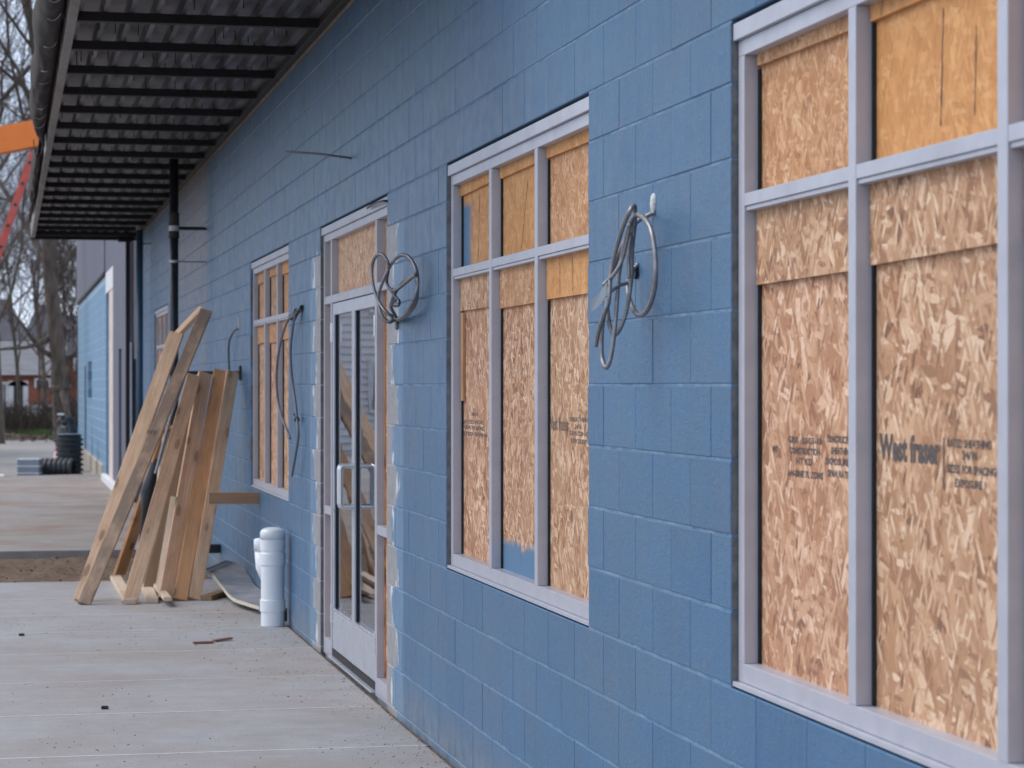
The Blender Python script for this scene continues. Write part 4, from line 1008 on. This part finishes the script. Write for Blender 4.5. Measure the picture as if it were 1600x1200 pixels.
for fx, fy, tx, ty, tt, wd, th, ro, mt, lb in B:
    p0, p1 = lean(fx, fy, tx, ty, tt)
    bo.append(board('board', p0, p1, wd, th, R(ro), mt, lb, 'board', GL, warp=random.uniform(-0.01, 0.01)))
# grade stamps and pencil marks on the wide boards
def board_text(o, txt, dist, off, size, side=-1, mat=None, rot=0):
    m = text_mesh(txt, size)
    th = 0.0206
    vv = []
    for x, y, z in m.v:
        if rot: x, y = -y, x
        vv.append((off + x*(-side if False else 1), 0, dist + y))
    me = bpy.data.meshes.new('stamp'); me.from_pydata([(x, side*th, z) for x, _, z in vv], [], [tuple(f) for f in m.f]); me.materials.append(mat or M_INK2)
    s = bpy.data.objects.new('stamp', me); COL.objects.link(s); s.parent = o
    WORLD[s.name] = WORLD[o.name]
    return s
def stamp(o, txt, pxy, size, th=0.0203, off=None, rot=False, mat=None, wmax=0.07):
    # ink on the camera-side face of a board at the height where the sight line passes
    inv = o.matrix_basis.inverted() if not o.parent else (Matrix.Translation(WORLD[o.name]) @ o.rotation_euler.to_matrix().to_4x4()).inverted()
    r0_, r1_ = inv @ CAM, inv.to_3x3() @ ray(*pxy)
    k = (-th - r0_.y) / r1_.y; hit = r0_ + r1_*k
    m = text_mesh(txt, size)
    if rot: m.v = [(-y, x, z) for x, y, z in m.v]
    xs = [v[0] for v in m.v]; cx = (min(xs)+max(xs))/2; zs_ = [v[1] for v in m.v]; cz = (min(zs_)+max(zs_))/2
    me = bpy.data.meshes.new('grade_stamp'); me.from_pydata([(x - cx + max(-0.02, min(0.02, hit.x)), -th - 0.0006, hit.z + y - cz) for x, y, z in m.v], [], m.f); me.materials.append(mat or M_INK2)
    q = bpy.data.objects.new('grade_stamp', me); COL.objects.link(q); q.parent = o; WORLD[q.name] = WORLD[o.name]
stamp(bo[0], '#1', (289, 643), 0.10)
stamp(bo[1], 'BB 3', (296, 732), 0.042); stamp(bo[1], 'IIII', (277, 840), 0.06); stamp(bo[1], 'SPF', (265, 905), 0.05, mat=M_INK)
stamp(bo[2], '2', (300, 700), 0.04)
stamp(so_, 'HT', (226, 672), 0.06, mat=M_INK)
# ground pieces
def lying(px0, py0, px1, py1, z, wd, th, roll, mt, lb):
    a, b = onZ(px0, py0, z), onZ(px1, py1, z); return board('board', a, b, wd, th, R(roll), mt, lb, 'board', 'boards lying under the pile')
lying(180, 902, 203, 940, 0.022, 0.089, 0.038, 0, M_WOOD_P, 'white topped board lying flat at the left of the pile')
lying(222, 900, 238, 938, 0.022, 0.089, 0.038, 0, M_WOOD_P, 'board lying flat with its sawn end facing out under the second leaning board')
lying(246, 915, 262, 936, 0.06, 0.060, 0.030, 0, M_WOOD_P, 'small offcut lying on top of the flat boards under the pile')
lying(322, 934, 350, 926, 0.022, 0.089, 0.038, 0, M_WOOD_B, 'short dark offcut lying at the edge of the curved foam board')
# tubing behind
hs = thing('black_hose', onZ(230, 905, 0), 'black tubing with a bulge leaning in the gap of the lumber pile', 'tube')
q0, q1, q2 = onY(218, 880, 20.4), onY(232, 770, 20.4), onY(262, 640, 20.4)
MB().tube([onY(213, 915, 20.3), q0, q1.lerp(q0, 0.3), q1, q1.lerp(q2, 0.2), q2], [0.03, 0.03, 0.034, 0.075, 0.05, 0.02], 12).build('tube', M_BLACK, hs, smooth=True)
tag(MB().tube([onY(243, 740, 19.9), onY(267, 650, 19.95), onY(288, 588, 19.97)], 0.013, 8).build('conduit', M_CABLE), 'grey metal conduit standing between the leaning boards', 'conduit')
# short timber sticking out of the wall
st_ = onX(405, 778, 0.0)
o = board('timber_stub', (0.0, 18.45, st_.z), (-0.39, 18.45, st_.z+0.004), 0.09, 0.04, R(90), M_WOOD_B); tag(o, 'short brown timber sticking straight out of the wall beside the pile', 'timber')
q = onX(345, 857, 0.0)
lb_ = thing('low_bracket', (-0.1, q.y, q.z), 'black stub of pipe low on the wall behind the pile', 'pipe')
MB().bbox(-0.20, 0.0, q.y-0.03, q.y+0.03, q.z-0.04, q.z+0.04, 0.005).build('stub', M_BLACK, lb_)
MB().bbox(-0.23, -0.2005, q.y-0.025, q.y+0.025, q.z-0.03, q.z+0.03, 0.004).build('end_cap', M_FOAM, lb_)

# ================================================================== FOAM BOARD, PVC PIPE, SHIMS
def foam():
    L = []
    path = [(318, 893, 0.16), (330, 897, 0.13), (345, 915, 0.075), (362, 935, 0.03), (385, 944, 0.028), (405, 950, 0.028)]
    top = [onZ(x, y, z+0.028) for x, y, z in path]
    far = [p + Vector((0.22 + 0.03*i, 0.55 + 0.05*i, 0.03)) for i, p in enumerate(top)]
    far = [Vector((min(p.x, -0.015), p.y, p.z)) for p in far]
    a = spline(top, 0.02); b = spline(far, 0.02)
    n_ = 30; A = [a[int(i*(len(a)-1)/n_)] for i in range(n_+1)]; B_ = [b[int(i*(len(b)-1)/n_)] for i in range(n_+1)]
    v = []; 
    for i in range(n_+1):
        for k in range(5):
            q = A[i].lerp(B_[i], k/4); v.append(q)
    f = []
    for i in range(n_):
        for k in range(4):
            q = i*5+k; f.append((q, q+1, q+6, q+5))
    return v, f
v, f = foam()
fb = MB().add([p - Vector((0, 0, 0.001)) for p in v], f).build('foam_board', M_FOAM)
md = fb.modifiers.new('t', 'SOLIDIFY'); md.thickness = 0.026; md.offset = 0
tag(fb, 'curved foam insulation board with cream edge lying between pile and white pipe', 'foam board')
skin = MB().add([p + Vector((0, 0, 0.0148)) for p in v], f).build('foil_face', M_FOIL, fb, smooth=True)
fl = fb

pv = onZ(428, 978, 0.0); pv = Vector((-0.115, pv.y, 0))
pt = thing('white_pvc_pipe', pv, 'white capped plastic drain pipe with side branch standing against the wall', 'pipe')
def cyl(z0, z1, r, nm='pipe', x=0, y=0, n=44, mat=M_PVC, smooth=False):
    m = MB(); b = 0.004
    m.tube([(pv.x+x, pv.y+y, z0), (pv.x+x, pv.y+y, z0+0.001), (pv.x+x, pv.y+y, z0+b), (pv.x+x, pv.y+y, z1-b), (pv.x+x, pv.y+y, z1-0.001), (pv.x+x, pv.y+y, z1)], [r-b, r-b*0.7, r, r, r-b*0.7, r-b], n)
    return m.build(nm, mat, pt, smooth=smooth)
cyl(0.0, 0.60, 0.081); cyl(0.10, 0.185, 0.088, 'collar'); cyl(0.42, 0.505, 0.089, 'collar'); cyl(0.52, 0.60, 0.0865, 'collar')
capm = MB(); zz = [(0.598, 0.0875), (0.645, 0.0875), (0.660, 0.080), (0.672, 0.062), (0.679, 0.035), (0.681, 0.004)]
capm.tube([(pv.x, pv.y, a) for a, _ in zz], [b for _, b in zz], 28); capm.build('cap', M_PVC, pt, smooth=True)
br = MB(); br.tube([(pv.x-0.02, pv.y+0.02, 0.30), (pv.x-0.060, pv.y+0.075, 0.40), (pv.x-0.068, pv.y+0.085, 0.52)], [0.048, 0.05, 0.05], 20); br.build('branch', M_PVC, pt, smooth=True)
br = MB(); br.tube([(pv.x-0.068, pv.y+0.085, 0.515), (pv.x-0.068, pv.y+0.085, 0.59), (pv.x-0.068, pv.y+0.085, 0.60)], [0.054, 0.054, 0.04], 20); br.build('branch_cap', M_PVC, pt, smooth=True)
MB().bbox(pv.x+0.02, pv.x+0.1, pv.y-0.01, pv.y+0.04, 0.03, 0.12, 0.004).build('strap', M_BLACK, pt)
for i, (x0, y0, x1, y1, lb) in enumerate(((302, 1004, 333, 1003, 'longer reddish wood shim lying on the pavement, left of the two'), (334, 1001, 361, 997, 'reddish wood shim on the pavement touching the longer one at its right'))):
    a, b = onZ(x0, y0, 0.008), onZ(x1, y1, 0.008 + 0.004*i); board('wood_shim', a, b, 0.035, 0.012, R(0), M_SHIM, lb, 'shim', 'reddish shims on the pavement')
for x, y, lb in ((34, 992, 'small black plastic scrap on the pavement at the left edge'), (164, 1106, 'small dark splinter lying in the middle of the pavement')):
    a = onZ(x, y, 0.006); m = MB().bbox(a.x-0.02, a.x+0.018, a.y-0.012, a.y+0.014, 0.0015, 0.016, 0.004); tag(m.build('scrap', M_BLACK), lb, 'scrap')

# ================================================================== FAR PIPES BY THE WING
def corrugated(mb, p, d, length, r, pitch=0.062, n=28):
    p, d = Vector(p), Vector(d).normalized(); pts = []; rr = []; s = 0
    while s < length:
        for ds, k in ((0.0, 0.84), (0.16, 0.86), (0.28, 1.0), (0.64, 1.0), (0.78, 0.86), (0.93, 0.84)):
            if s + ds*pitch <= length: pts.append(p + d*(s+ds*pitch)); rr.append(r*k)
        s += pitch
    mb.tube(pts, rr, n, cap=False); mb.tube([p, p + d*length*0.999], r*0.80, n, cap=False); return mb
ZG = -0.205
g0 = onZ(109, 746, ZG)
cp = thing('corrugated_pipe', g0, 'upright black corrugated drain pipe standing beside the far blue wing', 'pipe')
corrugated(MB(), (g0.x, g0.y+0.3, ZG), (0, 0, 1), 0.86, 0.285, 0.102).build('pipe', M_BLACK, cp, smooth=False)
MB().tube([(g0.x, g0.y+0.3, ZG+0.86), (g0.x, g0.y+0.3, ZG+0.875)], 0.235, 28).build('rim', M_GREYBLOCK, cp)
g1 = onZ(62, 749, ZG); g2 = onZ(116, 747, ZG)
cp2 = thing('corrugated_pipe', g1, 'black corrugated pipe lying on its side in front of the upright one', 'pipe')
corrugated(MB(), (g1.x, g1.y, ZG+0.21), (RT.x, RT.y-0.06, 0), 0.68, 0.21, 0.098).build('pipe', M_BLACK, cp2)
g3 = onZ(27, 751, ZG)
bs = thing('pipe_fitting', g3, 'blue grey ribbed plastic fitting lying at the left end of the black pipe', 'fitting')
m = MB(); q = Vector((g3.x, g3.y, ZG))
for k in range(3):
    a = q + Vector((0, 0, 0.02 + k*0.135)); dd = RT*0.42
    m.add([a, a+dd, a+dd+FW*0.3, a+FW*0.3, a+UP*0.115, a+dd+UP*0.115, a+dd+FW*0.3+UP*0.115, a+FW*0.3+UP*0.115], [(0,3,2,1),(4,5,6,7),(0,1,5,4),(1,2,6,5),(2,3,7,6),(3,0,4,7)])
    m.f = m.f
m.build('shell', M_GREYBLOCK, bs)
m = MB()
for k in range(3):
    a = q + Vector((0, 0, 0.135 + k*0.135)) - FW*0.01 - RT*0.01; dd = RT*0.44
    m.add([a, a+dd, a+dd+FW*0.32, a+FW*0.32, a+UP*0.02, a+dd+UP*0.02, a+dd+FW*0.32+UP*0.02, a+FW*0.32+UP*0.02], [(0,3,2,1),(4,5,6,7),(0,1,5,4),(1,2,6,5),(2,3,7,6),(3,0,4,7)])
m.build('rib', M_WHITE, bs)
# stacked sacks behind
def lump(c, sx, sy, sz, seed, n=18):
    m = MB(); v = []; f = []
    for i in range(n+1):
        th_ = math.pi*i/n
        for k in range(n*2):
            ph_ = math.pi*k/n; d = Vector((math.sin(th_)*math.cos(ph_), math.sin(th_)*math.sin(ph_), math.cos(th_)))
            r_ = 1 + 0.22*noise.fractal(d*2.2 + Vector((seed, 0, 0)), 1, 2, 4)
            v.append((c[0]+d.x*sx*r_, c[1]+d.y*sy*r_, max(c[2]-sz, c[2]+d.z*sz*r_)))
    for i in range(n):
        for k in range(n*2):
            a = i*2*n+k; b = i*2*n+(k+1) % (2*n); f.append((a, a+2*n, b+2*n, b))
    return m.add(v, f)
s0 = onZ(108, 742, ZG); s0 = Vector((s0.x+0.25, s0.y+2.6, ZG))
hp = thing('black_sack_heap', s0, 'heap of black plastic sacks behind the upright corrugated pipe', 'sack heap')
lump((s0.x-0.22, s0.y-0.3, ZG+0.62), 0.24, 0.3, 0.52, 1.0, 22).build('sack', M_BLACK, hp, smooth=True)
lump((s0.x-0.26, s0.y-0.3, ZG+1.08), 0.19, 0.2, 0.12, 6.0, 16).build('sack', M_BLACK, hp, smooth=True)
MB().bbox(s0.x-0.44, s0.x-0.30, s0.y-0.5, s0.y-0.3, ZG+1.21, ZG+1.25, 0.01).build('white_lid', M_WHITE, hp)
k0 = onZ(83, 738, ZG); k0 = Vector((k0.x+0.13, k0.y+1.4, ZG))
cn = thing('traffic_cone', k0, 'orange and white traffic cone half hidden behind the upright corrugated pipe', 'cone')
MB().bbox(k0.x-0.18, k0.x+0.18, k0.y-0.18, k0.y+0.18, ZG, ZG+0.03, 0.01).build('base', M_CONE, cn)
for z0, z1, mt in ((0.03, 0.28, M_CONE), (0.281, 0.40, M_WHITE), (0.401, 0.52, M_CONE), (0.521, 0.58, M_WHITE), (0.581, 0.71, M_CONE)):
    rr = lambda z_: 0.14 - 0.115*z_/0.71
    MB().tube([(k0.x, k0.y, ZG+z0), (k0.x, k0.y, ZG+z1)], [rr(z0), rr(z1)], 20).build('band', mt, cn, smooth=False)
g4 = onZ(-10, 752, ZG)
ms = thing('sheet_stack', g4, 'low dark stack topped with a white sheet at the left edge of the lot', 'stack')
MB().bbox(g4.x-0.5, g4.x+0.32, g4.y, g4.y+0.6, ZG, ZG+0.10, 0.01).build('pallet', M_GREYBLOCK, ms)
MB().bbox(g4.x-0.55, g4.x+0.20, g4.y-0.35, g4.y+0.45, ZG+0.101, ZG+0.12, 0.004).build('sheet', M_WHITE, ms)

# ================================================================== LIFT MACHINE (left edge)
LY = 58.0
bl = thing('boom_lift', (-6.2, LY, -0.2), 'orange boom lift with a faded red arm, at the left edge beyond the canopy', 'lift')
def beam(mb, a, b, w_, h_):
    a, b = Vector(a), Vector(b); d = (b-a).normalized(); s = Vector((0, 1, 0)); u = s.cross(d).normalized()
    v = [a + s*i*w_/2 + u*j*h_/2 for i, j in ((-1,-1),(1,-1),(1,1),(-1,1))] + [b + s*i*w_/2 + u*j*h_/2 for i, j in ((-1,-1),(1,-1),(1,1),(-1,1))]
    return mb.add(v, [(0,1,2,3)[::-1],(4,5,6,7),(0,1,5,4),(1,2,6,5),(2,3,7,6),(3,0,4,7)])
bA, bB = onY(-220, 262, LY), onY(62, 208, LY)
beam(MB(), bA, bB, 0.62, 0.62).build('boom', M_ORANGE, bl)
beam(MB(), bA + Vector((-0.3, 0, -0.05)), bA.lerp(bB, 0.35), 0.72, 0.75).build('outer_boom', M_ORANGE, bl)
rA, rB = onY(-108, 700, LY-0.3), onY(52, 238, LY-0.3)
beam(MB(), rA, rB, 0.11, 0.17).build('arm', M_RED, bl)
beam(MB(), rA + Vector((0, 0.5, 0)), rB + Vector((0, 0.5, 0)), 0.11, 0.17).build('arm', M_RED, bl)
rg = MB(); hl = MB(); nst = 14
for k in range(nst):
    q = rA.lerp(rB, (k+0.5)/nst); rg.tube([q + Vector((0, -0.046, 0)), q + Vector((0, 0.53, 0))], 0.028, 8)
    rg.tube([q + Vector((0, -0.066, 0)), q + Vector((0, -0.056, 0))], 0.045, 12); hl.tube([q + Vector((0, -0.072, 0)), q + Vector((0, -0.0665, 0))], 0.038, 12)
rg.build('rung', M_FASCIA, bl, kind='stuff'); hl.build('rung_bore', M_BLACK, bl, kind='stuff')
base = MB(); bx = rA.x - 0.5
base.bbox(bx-1.3, bx+0.9, LY-0.8, LY+0.8, 0.25, 0.75, 0.05); base.build('chassis', M_ORANGE, bl)
MB().bbox(bx-0.9, bx+0.5, LY-0.6, LY+0.6, 0.76, 1.5, 0.08).build('turntable', M_RED, bl)
beam(MB(), (bx-0.6, LY, 1.45), bA + Vector((-0.2, 0, -0.1)), 0.3, 0.34).build('riser', M_ORANGE, bl)
for sx in (-0.95, 0.6):
    for sy in (-0.85, 0.85):
        m = MB(); m.tube([(bx+sx, LY+sy-0.14, 0.2), (bx+sx, LY+sy-0.12, 0.2), (bx+sx, LY+sy+0.12, 0.2), (bx+sx, LY+sy+0.14, 0.2)], [0.36, 0.40, 0.40, 0.36], 24); w0 = m.build('wheel', M_RUBBER, bl)
        m = MB(); m.tube([(bx+sx, LY+sy-0.15, 0.2), (bx+sx, LY+sy+0.15, 0.2)], 0.2, 16); m.build('rim', M_WHITE, w0)

# ================================================================== FAR HOUSES
def pt_(px, py, Y): return onY(px, py, Y)
HYY = 143.0
h1 = thing('brick_house', pt_(40, 650, HYY), 'low red brick house with grey roof and white framed arched door behind the trees', 'house')
xl, xr = pt_(-150, 600, HYY).x, pt_(98, 600, HYY).x; ze, zr = pt_(40, 586, HYY).z, pt_(40, 540, HYY).z + 0.3
MB().box(xl, xr, HYY, HYY+8, -0.3, ze).build('wall', M_BRICK, h1)
MB().box(xl-0.1, xr+0.05, HYY-0.05, HYY-0.005, -0.3, pt_(40, 632, HYY).z).build('white_base', M_PALE, h1)
m = MB(); nr = 14
for k in range(nr):
    e0, e1 = k/nr, (k+1)/nr
    ya_, yb_ = HYY-0.4 + 4.4*e0, HYY-0.4 + 4.4*e1; za_, zb2 = ze + (zr-ze)*e0, ze + (zr-ze)*e1
    m.add([(xl-0.3, ya_, za_+0.04), (xr+0.3, ya_, za_+0.04), (xr+0.3, yb_, zb2), (xl-0.3, yb_, zb2), (xl-0.3, ya_, za_-0.02), (xr+0.3, ya_, za_-0.02)], [(0,1,2,3),(4,5,1,0)])
m.add([(xl-0.3, HYY+4, zr), (xr+0.3, HYY+4, zr), (xr+0.3, HYY+8.4, ze), (xl-0.3, HYY+8.4, ze)], [(0,1,2,3)])
m.build('roof', M_ROOF, h1)
def opening(h, x0, x1, y0, y1, Y, arch=False, frame=0.12, mats=(M_PALE, M_DARKGLASS)):
    a, b = pt_(x0, y1, Y), pt_(x1, y0, Y); m = MB()
    m.box(a.x-frame, a.x, Y-0.10, Y-0.055, a.z, b.z+frame); m.box(b.x, b.x+frame, Y-0.10, Y-0.055, a.z, b.z+frame); m.box(a.x, b.x, Y-0.10, Y-0.055, b.z, b.z+frame)
    if arch:
        c_ = (a.x+b.x)/2; rr_ = (b.x-a.x)/2 + frame
        for k in range(8):
            t0, t1 = math.pi*k/8, math.pi*(k+1)/8
            m.add([(c_+rr_*math.cos(t0), Y-0.1, b.z+rr_*0.55*math.sin(t0)), (c_+rr_*math.cos(t1), Y-0.1, b.z+rr_*0.55*math.sin(t1)), (c_, Y-0.1, b.z)], [(0,1,2)])
    o = m.build('window', mats[0], h); MB().box(a.x, b.x, Y-0.07, Y-0.056, a.z, b.z).build('pane', mats[1], o)
    mm = MB(); cx = (a.x+b.x)/2; mm.box(cx-0.02, cx+0.02, Y-0.08, Y-0.071, a.z, b.z); mm.build('glazing_bar', mats[0], o)
opening(h1, 21, 36, 603, 650, HYY, True, 0.30); opening(h1, 57, 76, 594, 606, HYY); opening(h1, 2, 9, 600, 636, HYY); opening(h1, -60, -40, 598, 625, HYY)
h2 = thing('gabled_house', pt_(115, 640, 150), 'taller red brick gable just left of the light blue wing', 'house')
a, b = pt_(96, 555, 150), pt_(170, 555, 150)
MB().box(a.x, b.x, 150, 158, -0.3, a.z).build('wall', M_BRICK, h2)
m = MB(); m.add([(a.x-0.3, 149.7, a.z), (b.x+0.3, 149.7, a.z), (b.x+0.3, 154, a.z+2.6), (a.x-0.3, 154, a.z+2.6), (a.x-0.3, 158.3, a.z), (b.x+0.3, 158.3, a.z)], [(0,1,2,3),(3,2,5,4),(0,3,4),(1,5,2)]); m.build('roof', M_ROOFD, h2)
opening(h2, 118, 124, 562, 580, 150)
for (x0, x1, yt, ye, Y, mr, lb) in ((-60, 45, 470, 540, 190, M_ROOFD, 'distant dark roofed house seen through the branches at far left'), (30, 118, 478, 555, 200, M_ROOFD, 'distant dark roofed house behind the big trunk'), (-260, -80, 500, 560, 170, M_ROOF, 'distant grey roofed white house left of the brick house')):
    h = thing('distant_house', pt_((x0+x1)/2, 640, Y), lb, 'house', 'distant houses beyond the trees')
    a, b, c_ = pt_(x0, ye, Y), pt_(x1, ye, Y), pt_(x0, yt, Y)
    MB().box(a.x, b.x, Y, Y+8, -0.3, a.z).build('wall', M_PALE if mr is M_ROOF else M_BRICK, h)
    m = MB(); m.add([(a.x-.3, Y-.3, a.z), (b.x+.3, Y-.3, a.z), (b.x-1.5, Y+4, c_.z+0.3), (a.x+1.5, Y+4, c_.z+0.3), (a.x-.3, Y+8.3, a.z), (b.x+.3, Y+8.3, a.z)], [(0,1,2,3),(3,2,5,4),(0,3,4),(1,5,2)]); m.build('roof', mr, h)
    opening(h, x0+15, x0+28, ye+12, ye+34, Y); opening(h, x0+55, x0+68, ye+12, ye+34, Y)

h3 = thing('clapboard_house', (-9, 62, -0.2), 'white clapboard house across the lot, mirrored in the door glass', 'house')
MB().box(-16.2, -6.4, 64.05, 72, -0.3, 5.6).build('wall', M_PALE, h3)
m = MB(); z = -0.1
while z < 5.55: m.add([(-16.3, 64.05, z+0.2), (-6.3, 64.05, z+0.2), (-6.3, 64.0, z), (-16.3, 64.0, z), (-16.3, 64.05, z), (-6.3, 64.05, z)], [(0,1,2,3)[::-1], (3,2,5,4)[::-1]]); z += 0.2
m.build('clapboards', M_PALE, h3, kind='stuff')
m = MB(); m.add([(-16.7, 63.5, 5.6), (-5.9, 63.5, 5.6), (-5.9, 68, 8.2), (-16.7, 68, 8.2), (-16.7, 72.5, 5.6), (-5.9, 72.5, 5.6)], [(0,1,2,3),(3,2,5,4),(0,3,4),(1,5,2)]); m.build('roof', M_ROOFD, h3)
for x0 in (-14.5, -11.6, -8.6):
    for z0 in (1.0, 3.7):
        m = MB(); m.box(x0-0.1, x0+1.0, 63.93, 63.98, z0-0.1, z0+1.4); wv = m.build('window', M_WHITE, h3); MB().box(x0, x0+0.9, 63.90, 63.925, z0, z0+1.3).build('pane', M_DARKGLASS, wv)
# ================================================================== TREES
def grow(mt, mtw, p, d, L, r, lvl, maxl, spread, up, nkids, rnd):
    n_ = 5 if lvl < 2 else 3
    pts = [p.copy()]; rr = [r]; q = p.copy(); dd = d.copy()
    for i in range(n_):
        w_ = 0.10 + 0.10*lvl
        dd = (dd + Vector((rnd.uniform(-w_, w_), rnd.uniform(-w_, w_), rnd.uniform(-w_, w_) + up*0.12))).normalized()
        q = q + dd*(L/n_); pts.append(q.copy()); rr.append(r*(1 - 0.62*(i+1)/n_))
    (mt if lvl < 2 else mtw).tube(pts, rr, 8 if lvl == 0 else (5 if lvl == 1 else 3), cap=False)
    if lvl >= maxl: return
    k = nkids[lvl]
    for i in range(k):
        e = 0.30 + 0.70*(i + rnd.random()*0.8)/k if lvl else 0.35 + 0.65*(i + rnd.random()*0.6)/k
        e = min(e, 0.99); idx = min(int(e*n_), n_-1); base_ = pts[idx].lerp(pts[idx+1], e*n_-idx)
        ax = d.orthogonal().normalized(); ax.rotate(Matrix.Rotation(rnd.random()*6.283, 3, d))
        nd = (d*math.cos(spread) + ax*math.sin(spread)*rnd.uniform(0.7, 1.2) + Vector((0, 0, up*0.25))).normalized()
        grow(mt, mtw, base_, nd, L*rnd.uniform(0.48, 0.72), max(rr[idx]*rnd.uniform(0.36, 0.56), 0.0075), lvl+1, maxl, spread, up, nkids, rnd)
def tree(name, label, base_, height, r, seed, maxl=4, spread=0.75, nk=(9, 6, 6, 5), lean_=(0, 0), up=0.5, group='bare trees beyond the lot'):
    rnd = random.Random(seed); a, b = MB(), MB()
    p = Vector(base_)
    o = thing(name, p, label, 'tree', group)
    grow(a, b, p - Vector((0, 0, 0.3)), Vector((lean_[0], lean_[1], 1)).normalized(), height*0.62, r, 0, maxl, spread, up, nk, rnd)
    a.build('trunk', M_BARK, o, smooth=True, origin=p); b.build('crown', M_TWIG, o, origin=p)
    return o
gz = -0.2
b1 = onY(98, 690, 80); 
mt_ = tree('bare_tree', 'big bare tree with thick ivy-grey trunk and broken stub, left of the blue wing', (b1.x, 80, gz), 24, 0.30, 4, 4, 0.85, (13, 7, 6, 5), (0.010, 0), 0.3)
rv = random.Random(8); vm = MB()
for _ in range(420):
    z0 = rv.uniform(0.2, 11); a = rv.uniform(0, 6.28); rr0 = 0.27 - z0*0.008; q = Vector((b1.x + 0.012*z0 + rr0*math.cos(a), 80 + rr0*math.sin(a), z0)); pts = [q]
    for k in range(4):
        q = q + Vector((rv.uniform(-.16, .16) + 0.06*math.cos(a), rv.uniform(-.16, .16), rv.uniform(-.35, .30))); pts.append(q)
    vm.tube(pts, [0.022, 0.018, 0.014, 0.011, 0.007], 3, cap=False)
vm.build('vine', M_TWIG, mt_, kind='stuff')
# broken stub and a leaning dead limb on the big tree
q = onY(98, 607, 79.6)
sb = MB(); sb.tube([onY(80, 604, 79.7), onY(95, 608, 79.6), onY(112, 604, 79.5)], [0.05, 0.16, 0.05], 8); sb.build('broken_limb', M_BARK, mt_, smooth=True)
sb = MB(); sb.tube([onY(96, 606, 79.6), onY(104, 640, 79.3), onY(112, 664, 79.0)], [0.12, 0.09, 0.06], 8); sb.build('dead_limb', M_BARK, mt_, smooth=True)
sb = MB(); sb.tube([onY(90, 520, 79.9), onY(66, 535, 79.6), onY(40, 543, 79.4), onY(5, 545, 79.2), onY(-30, 552, 79)], [0.14, 0.10, 0.07, 0.05, 0.03], 6); sb.build('low_limb', M_BARK, mt_, smooth=True)
sb = MB(); sb.tube([onY(86, 560, 79.9), onY(62, 545, 79.6), onY(30, 500, 79.4), onY(2, 470, 79.2)], [0.10, 0.08, 0.05, 0.03], 6); sb.build('low_limb', M_BARK, mt_, smooth=True)
specs = [(2, 690, 78, 18, 0.15, 11, 'slender bare tree at the very left edge behind the lot'), (30, 680, 100, 12, 0.10, 12, 'thin bare tree between the left edge and the big trunk'),
         (60, 680, 95, 9, 0.06, 13, 'young bare tree standing before the grey roof'), (-45, 690, 84, 22, 0.28, 14, 'bare tree just outside the left edge of view'),
         (120, 680, 110, 16, 0.14, 15, 'bare tree rising behind the corner of the blue wing'), (72, 680, 125, 14, 0.14, 16, 'bare tree behind the big trunk, in front of the brick house'),
         (-110, 690, 105, 22, 0.28, 17, 'tall bare tree far left beyond the lift'), (15, 670, 160, 20, 0.2, 18, 'tall distant bare tree above the grey roof'),
         (95, 670, 175, 20, 0.2, 19, 'distant bare tree crown showing right of the big trunk'), (-60, 670, 165, 22, 0.24, 20, 'distant bare tree left of the brick house'),
         (50, 670, 210, 22, 0.25, 24, 'farthest bare tree behind the dark roofs')]
for px, py, Y, H, r, sd_, lb in specs:
    q = onY(px, py, Y); tree('bare_tree', lb, (q.x, Y, gz), H, r, sd_, 4, random.uniform(0.6, 0.9), (10, 6, 6, 4), (random.uniform(-.05, .05), 0), 0.45)
# brambles and saplings along the bank
rnd = random.Random(31); bmz = MB()
for _ in range(11000):
    Y = rnd.uniform(90, 108); x = rnd.uniform(-12, 7); z = gz; L = rnd.uniform(0.5, 1.9)
    if noise.noise(Vector((x*0.5, Y*0.2, 1))) < -0.25: L *= 0.5
    d = Vector((rnd.uniform(-.6, .6), rnd.uniform(-.4, .4), 1)).normalized()
    p1 = Vector((x, Y, z)); p2 = p1 + d*L*0.6; p3 = p2 + Vector((rnd.uniform(-.5, .5), 0, rnd.uniform(-.25, .3)))*L*0.7
    bmz.tube([p1, p2, p3], [0.016, 0.011, 0.005], 3, cap=False)
o = bmz.build('bramble', M_BRAMBLE, kind='stuff'); o['label'] = 'tangle of bare brown brambles along the bank'
rnd = random.Random(32); gm = MB()
for _ in range(16000):
    Y = 86 + 5*rnd.random(); x = rnd.uniform(-16, 8)
    if noise.noise(Vector((x*0.35, Y*0.15, 9))) < -0.25: continue
    h = rnd.uniform(0.08, 0.30); a = rnd.uniform(-.06, .06)
    gm.add([(x-0.02, Y, gz+0.02), (x+0.02, Y, gz+0.02), (x+a, Y+rnd.uniform(-.05,.05), gz+h)], [(0,1,2)])
o = gm.build('grass', M_GRASS, kind='stuff'); o['label'] = 'strip of new green grass below the brambles'
rnd = random.Random(33); lm = MB()
for _ in range(9000):
    Y = 78 + 8.5*rnd.random(); x = rnd.uniform(-16, 9); s = rnd.uniform(0.04, 0.10)
    q = [Vector((x, Y, gz+0.03)) + Vector((rnd.uniform(-s, s), rnd.uniform(-s, s), rnd.uniform(0, s*1.2))) for _ in range(4)]
    if Y < 82.5 and rnd.random() < 0.6: continue
    lm.add(q, [(0,1,2),(1,3,2)])
o = lm.build('fallen_leaves', M_CHIP, kind='stuff'); o['label'] = 'band of brown fallen leaves at the edge of the lot'
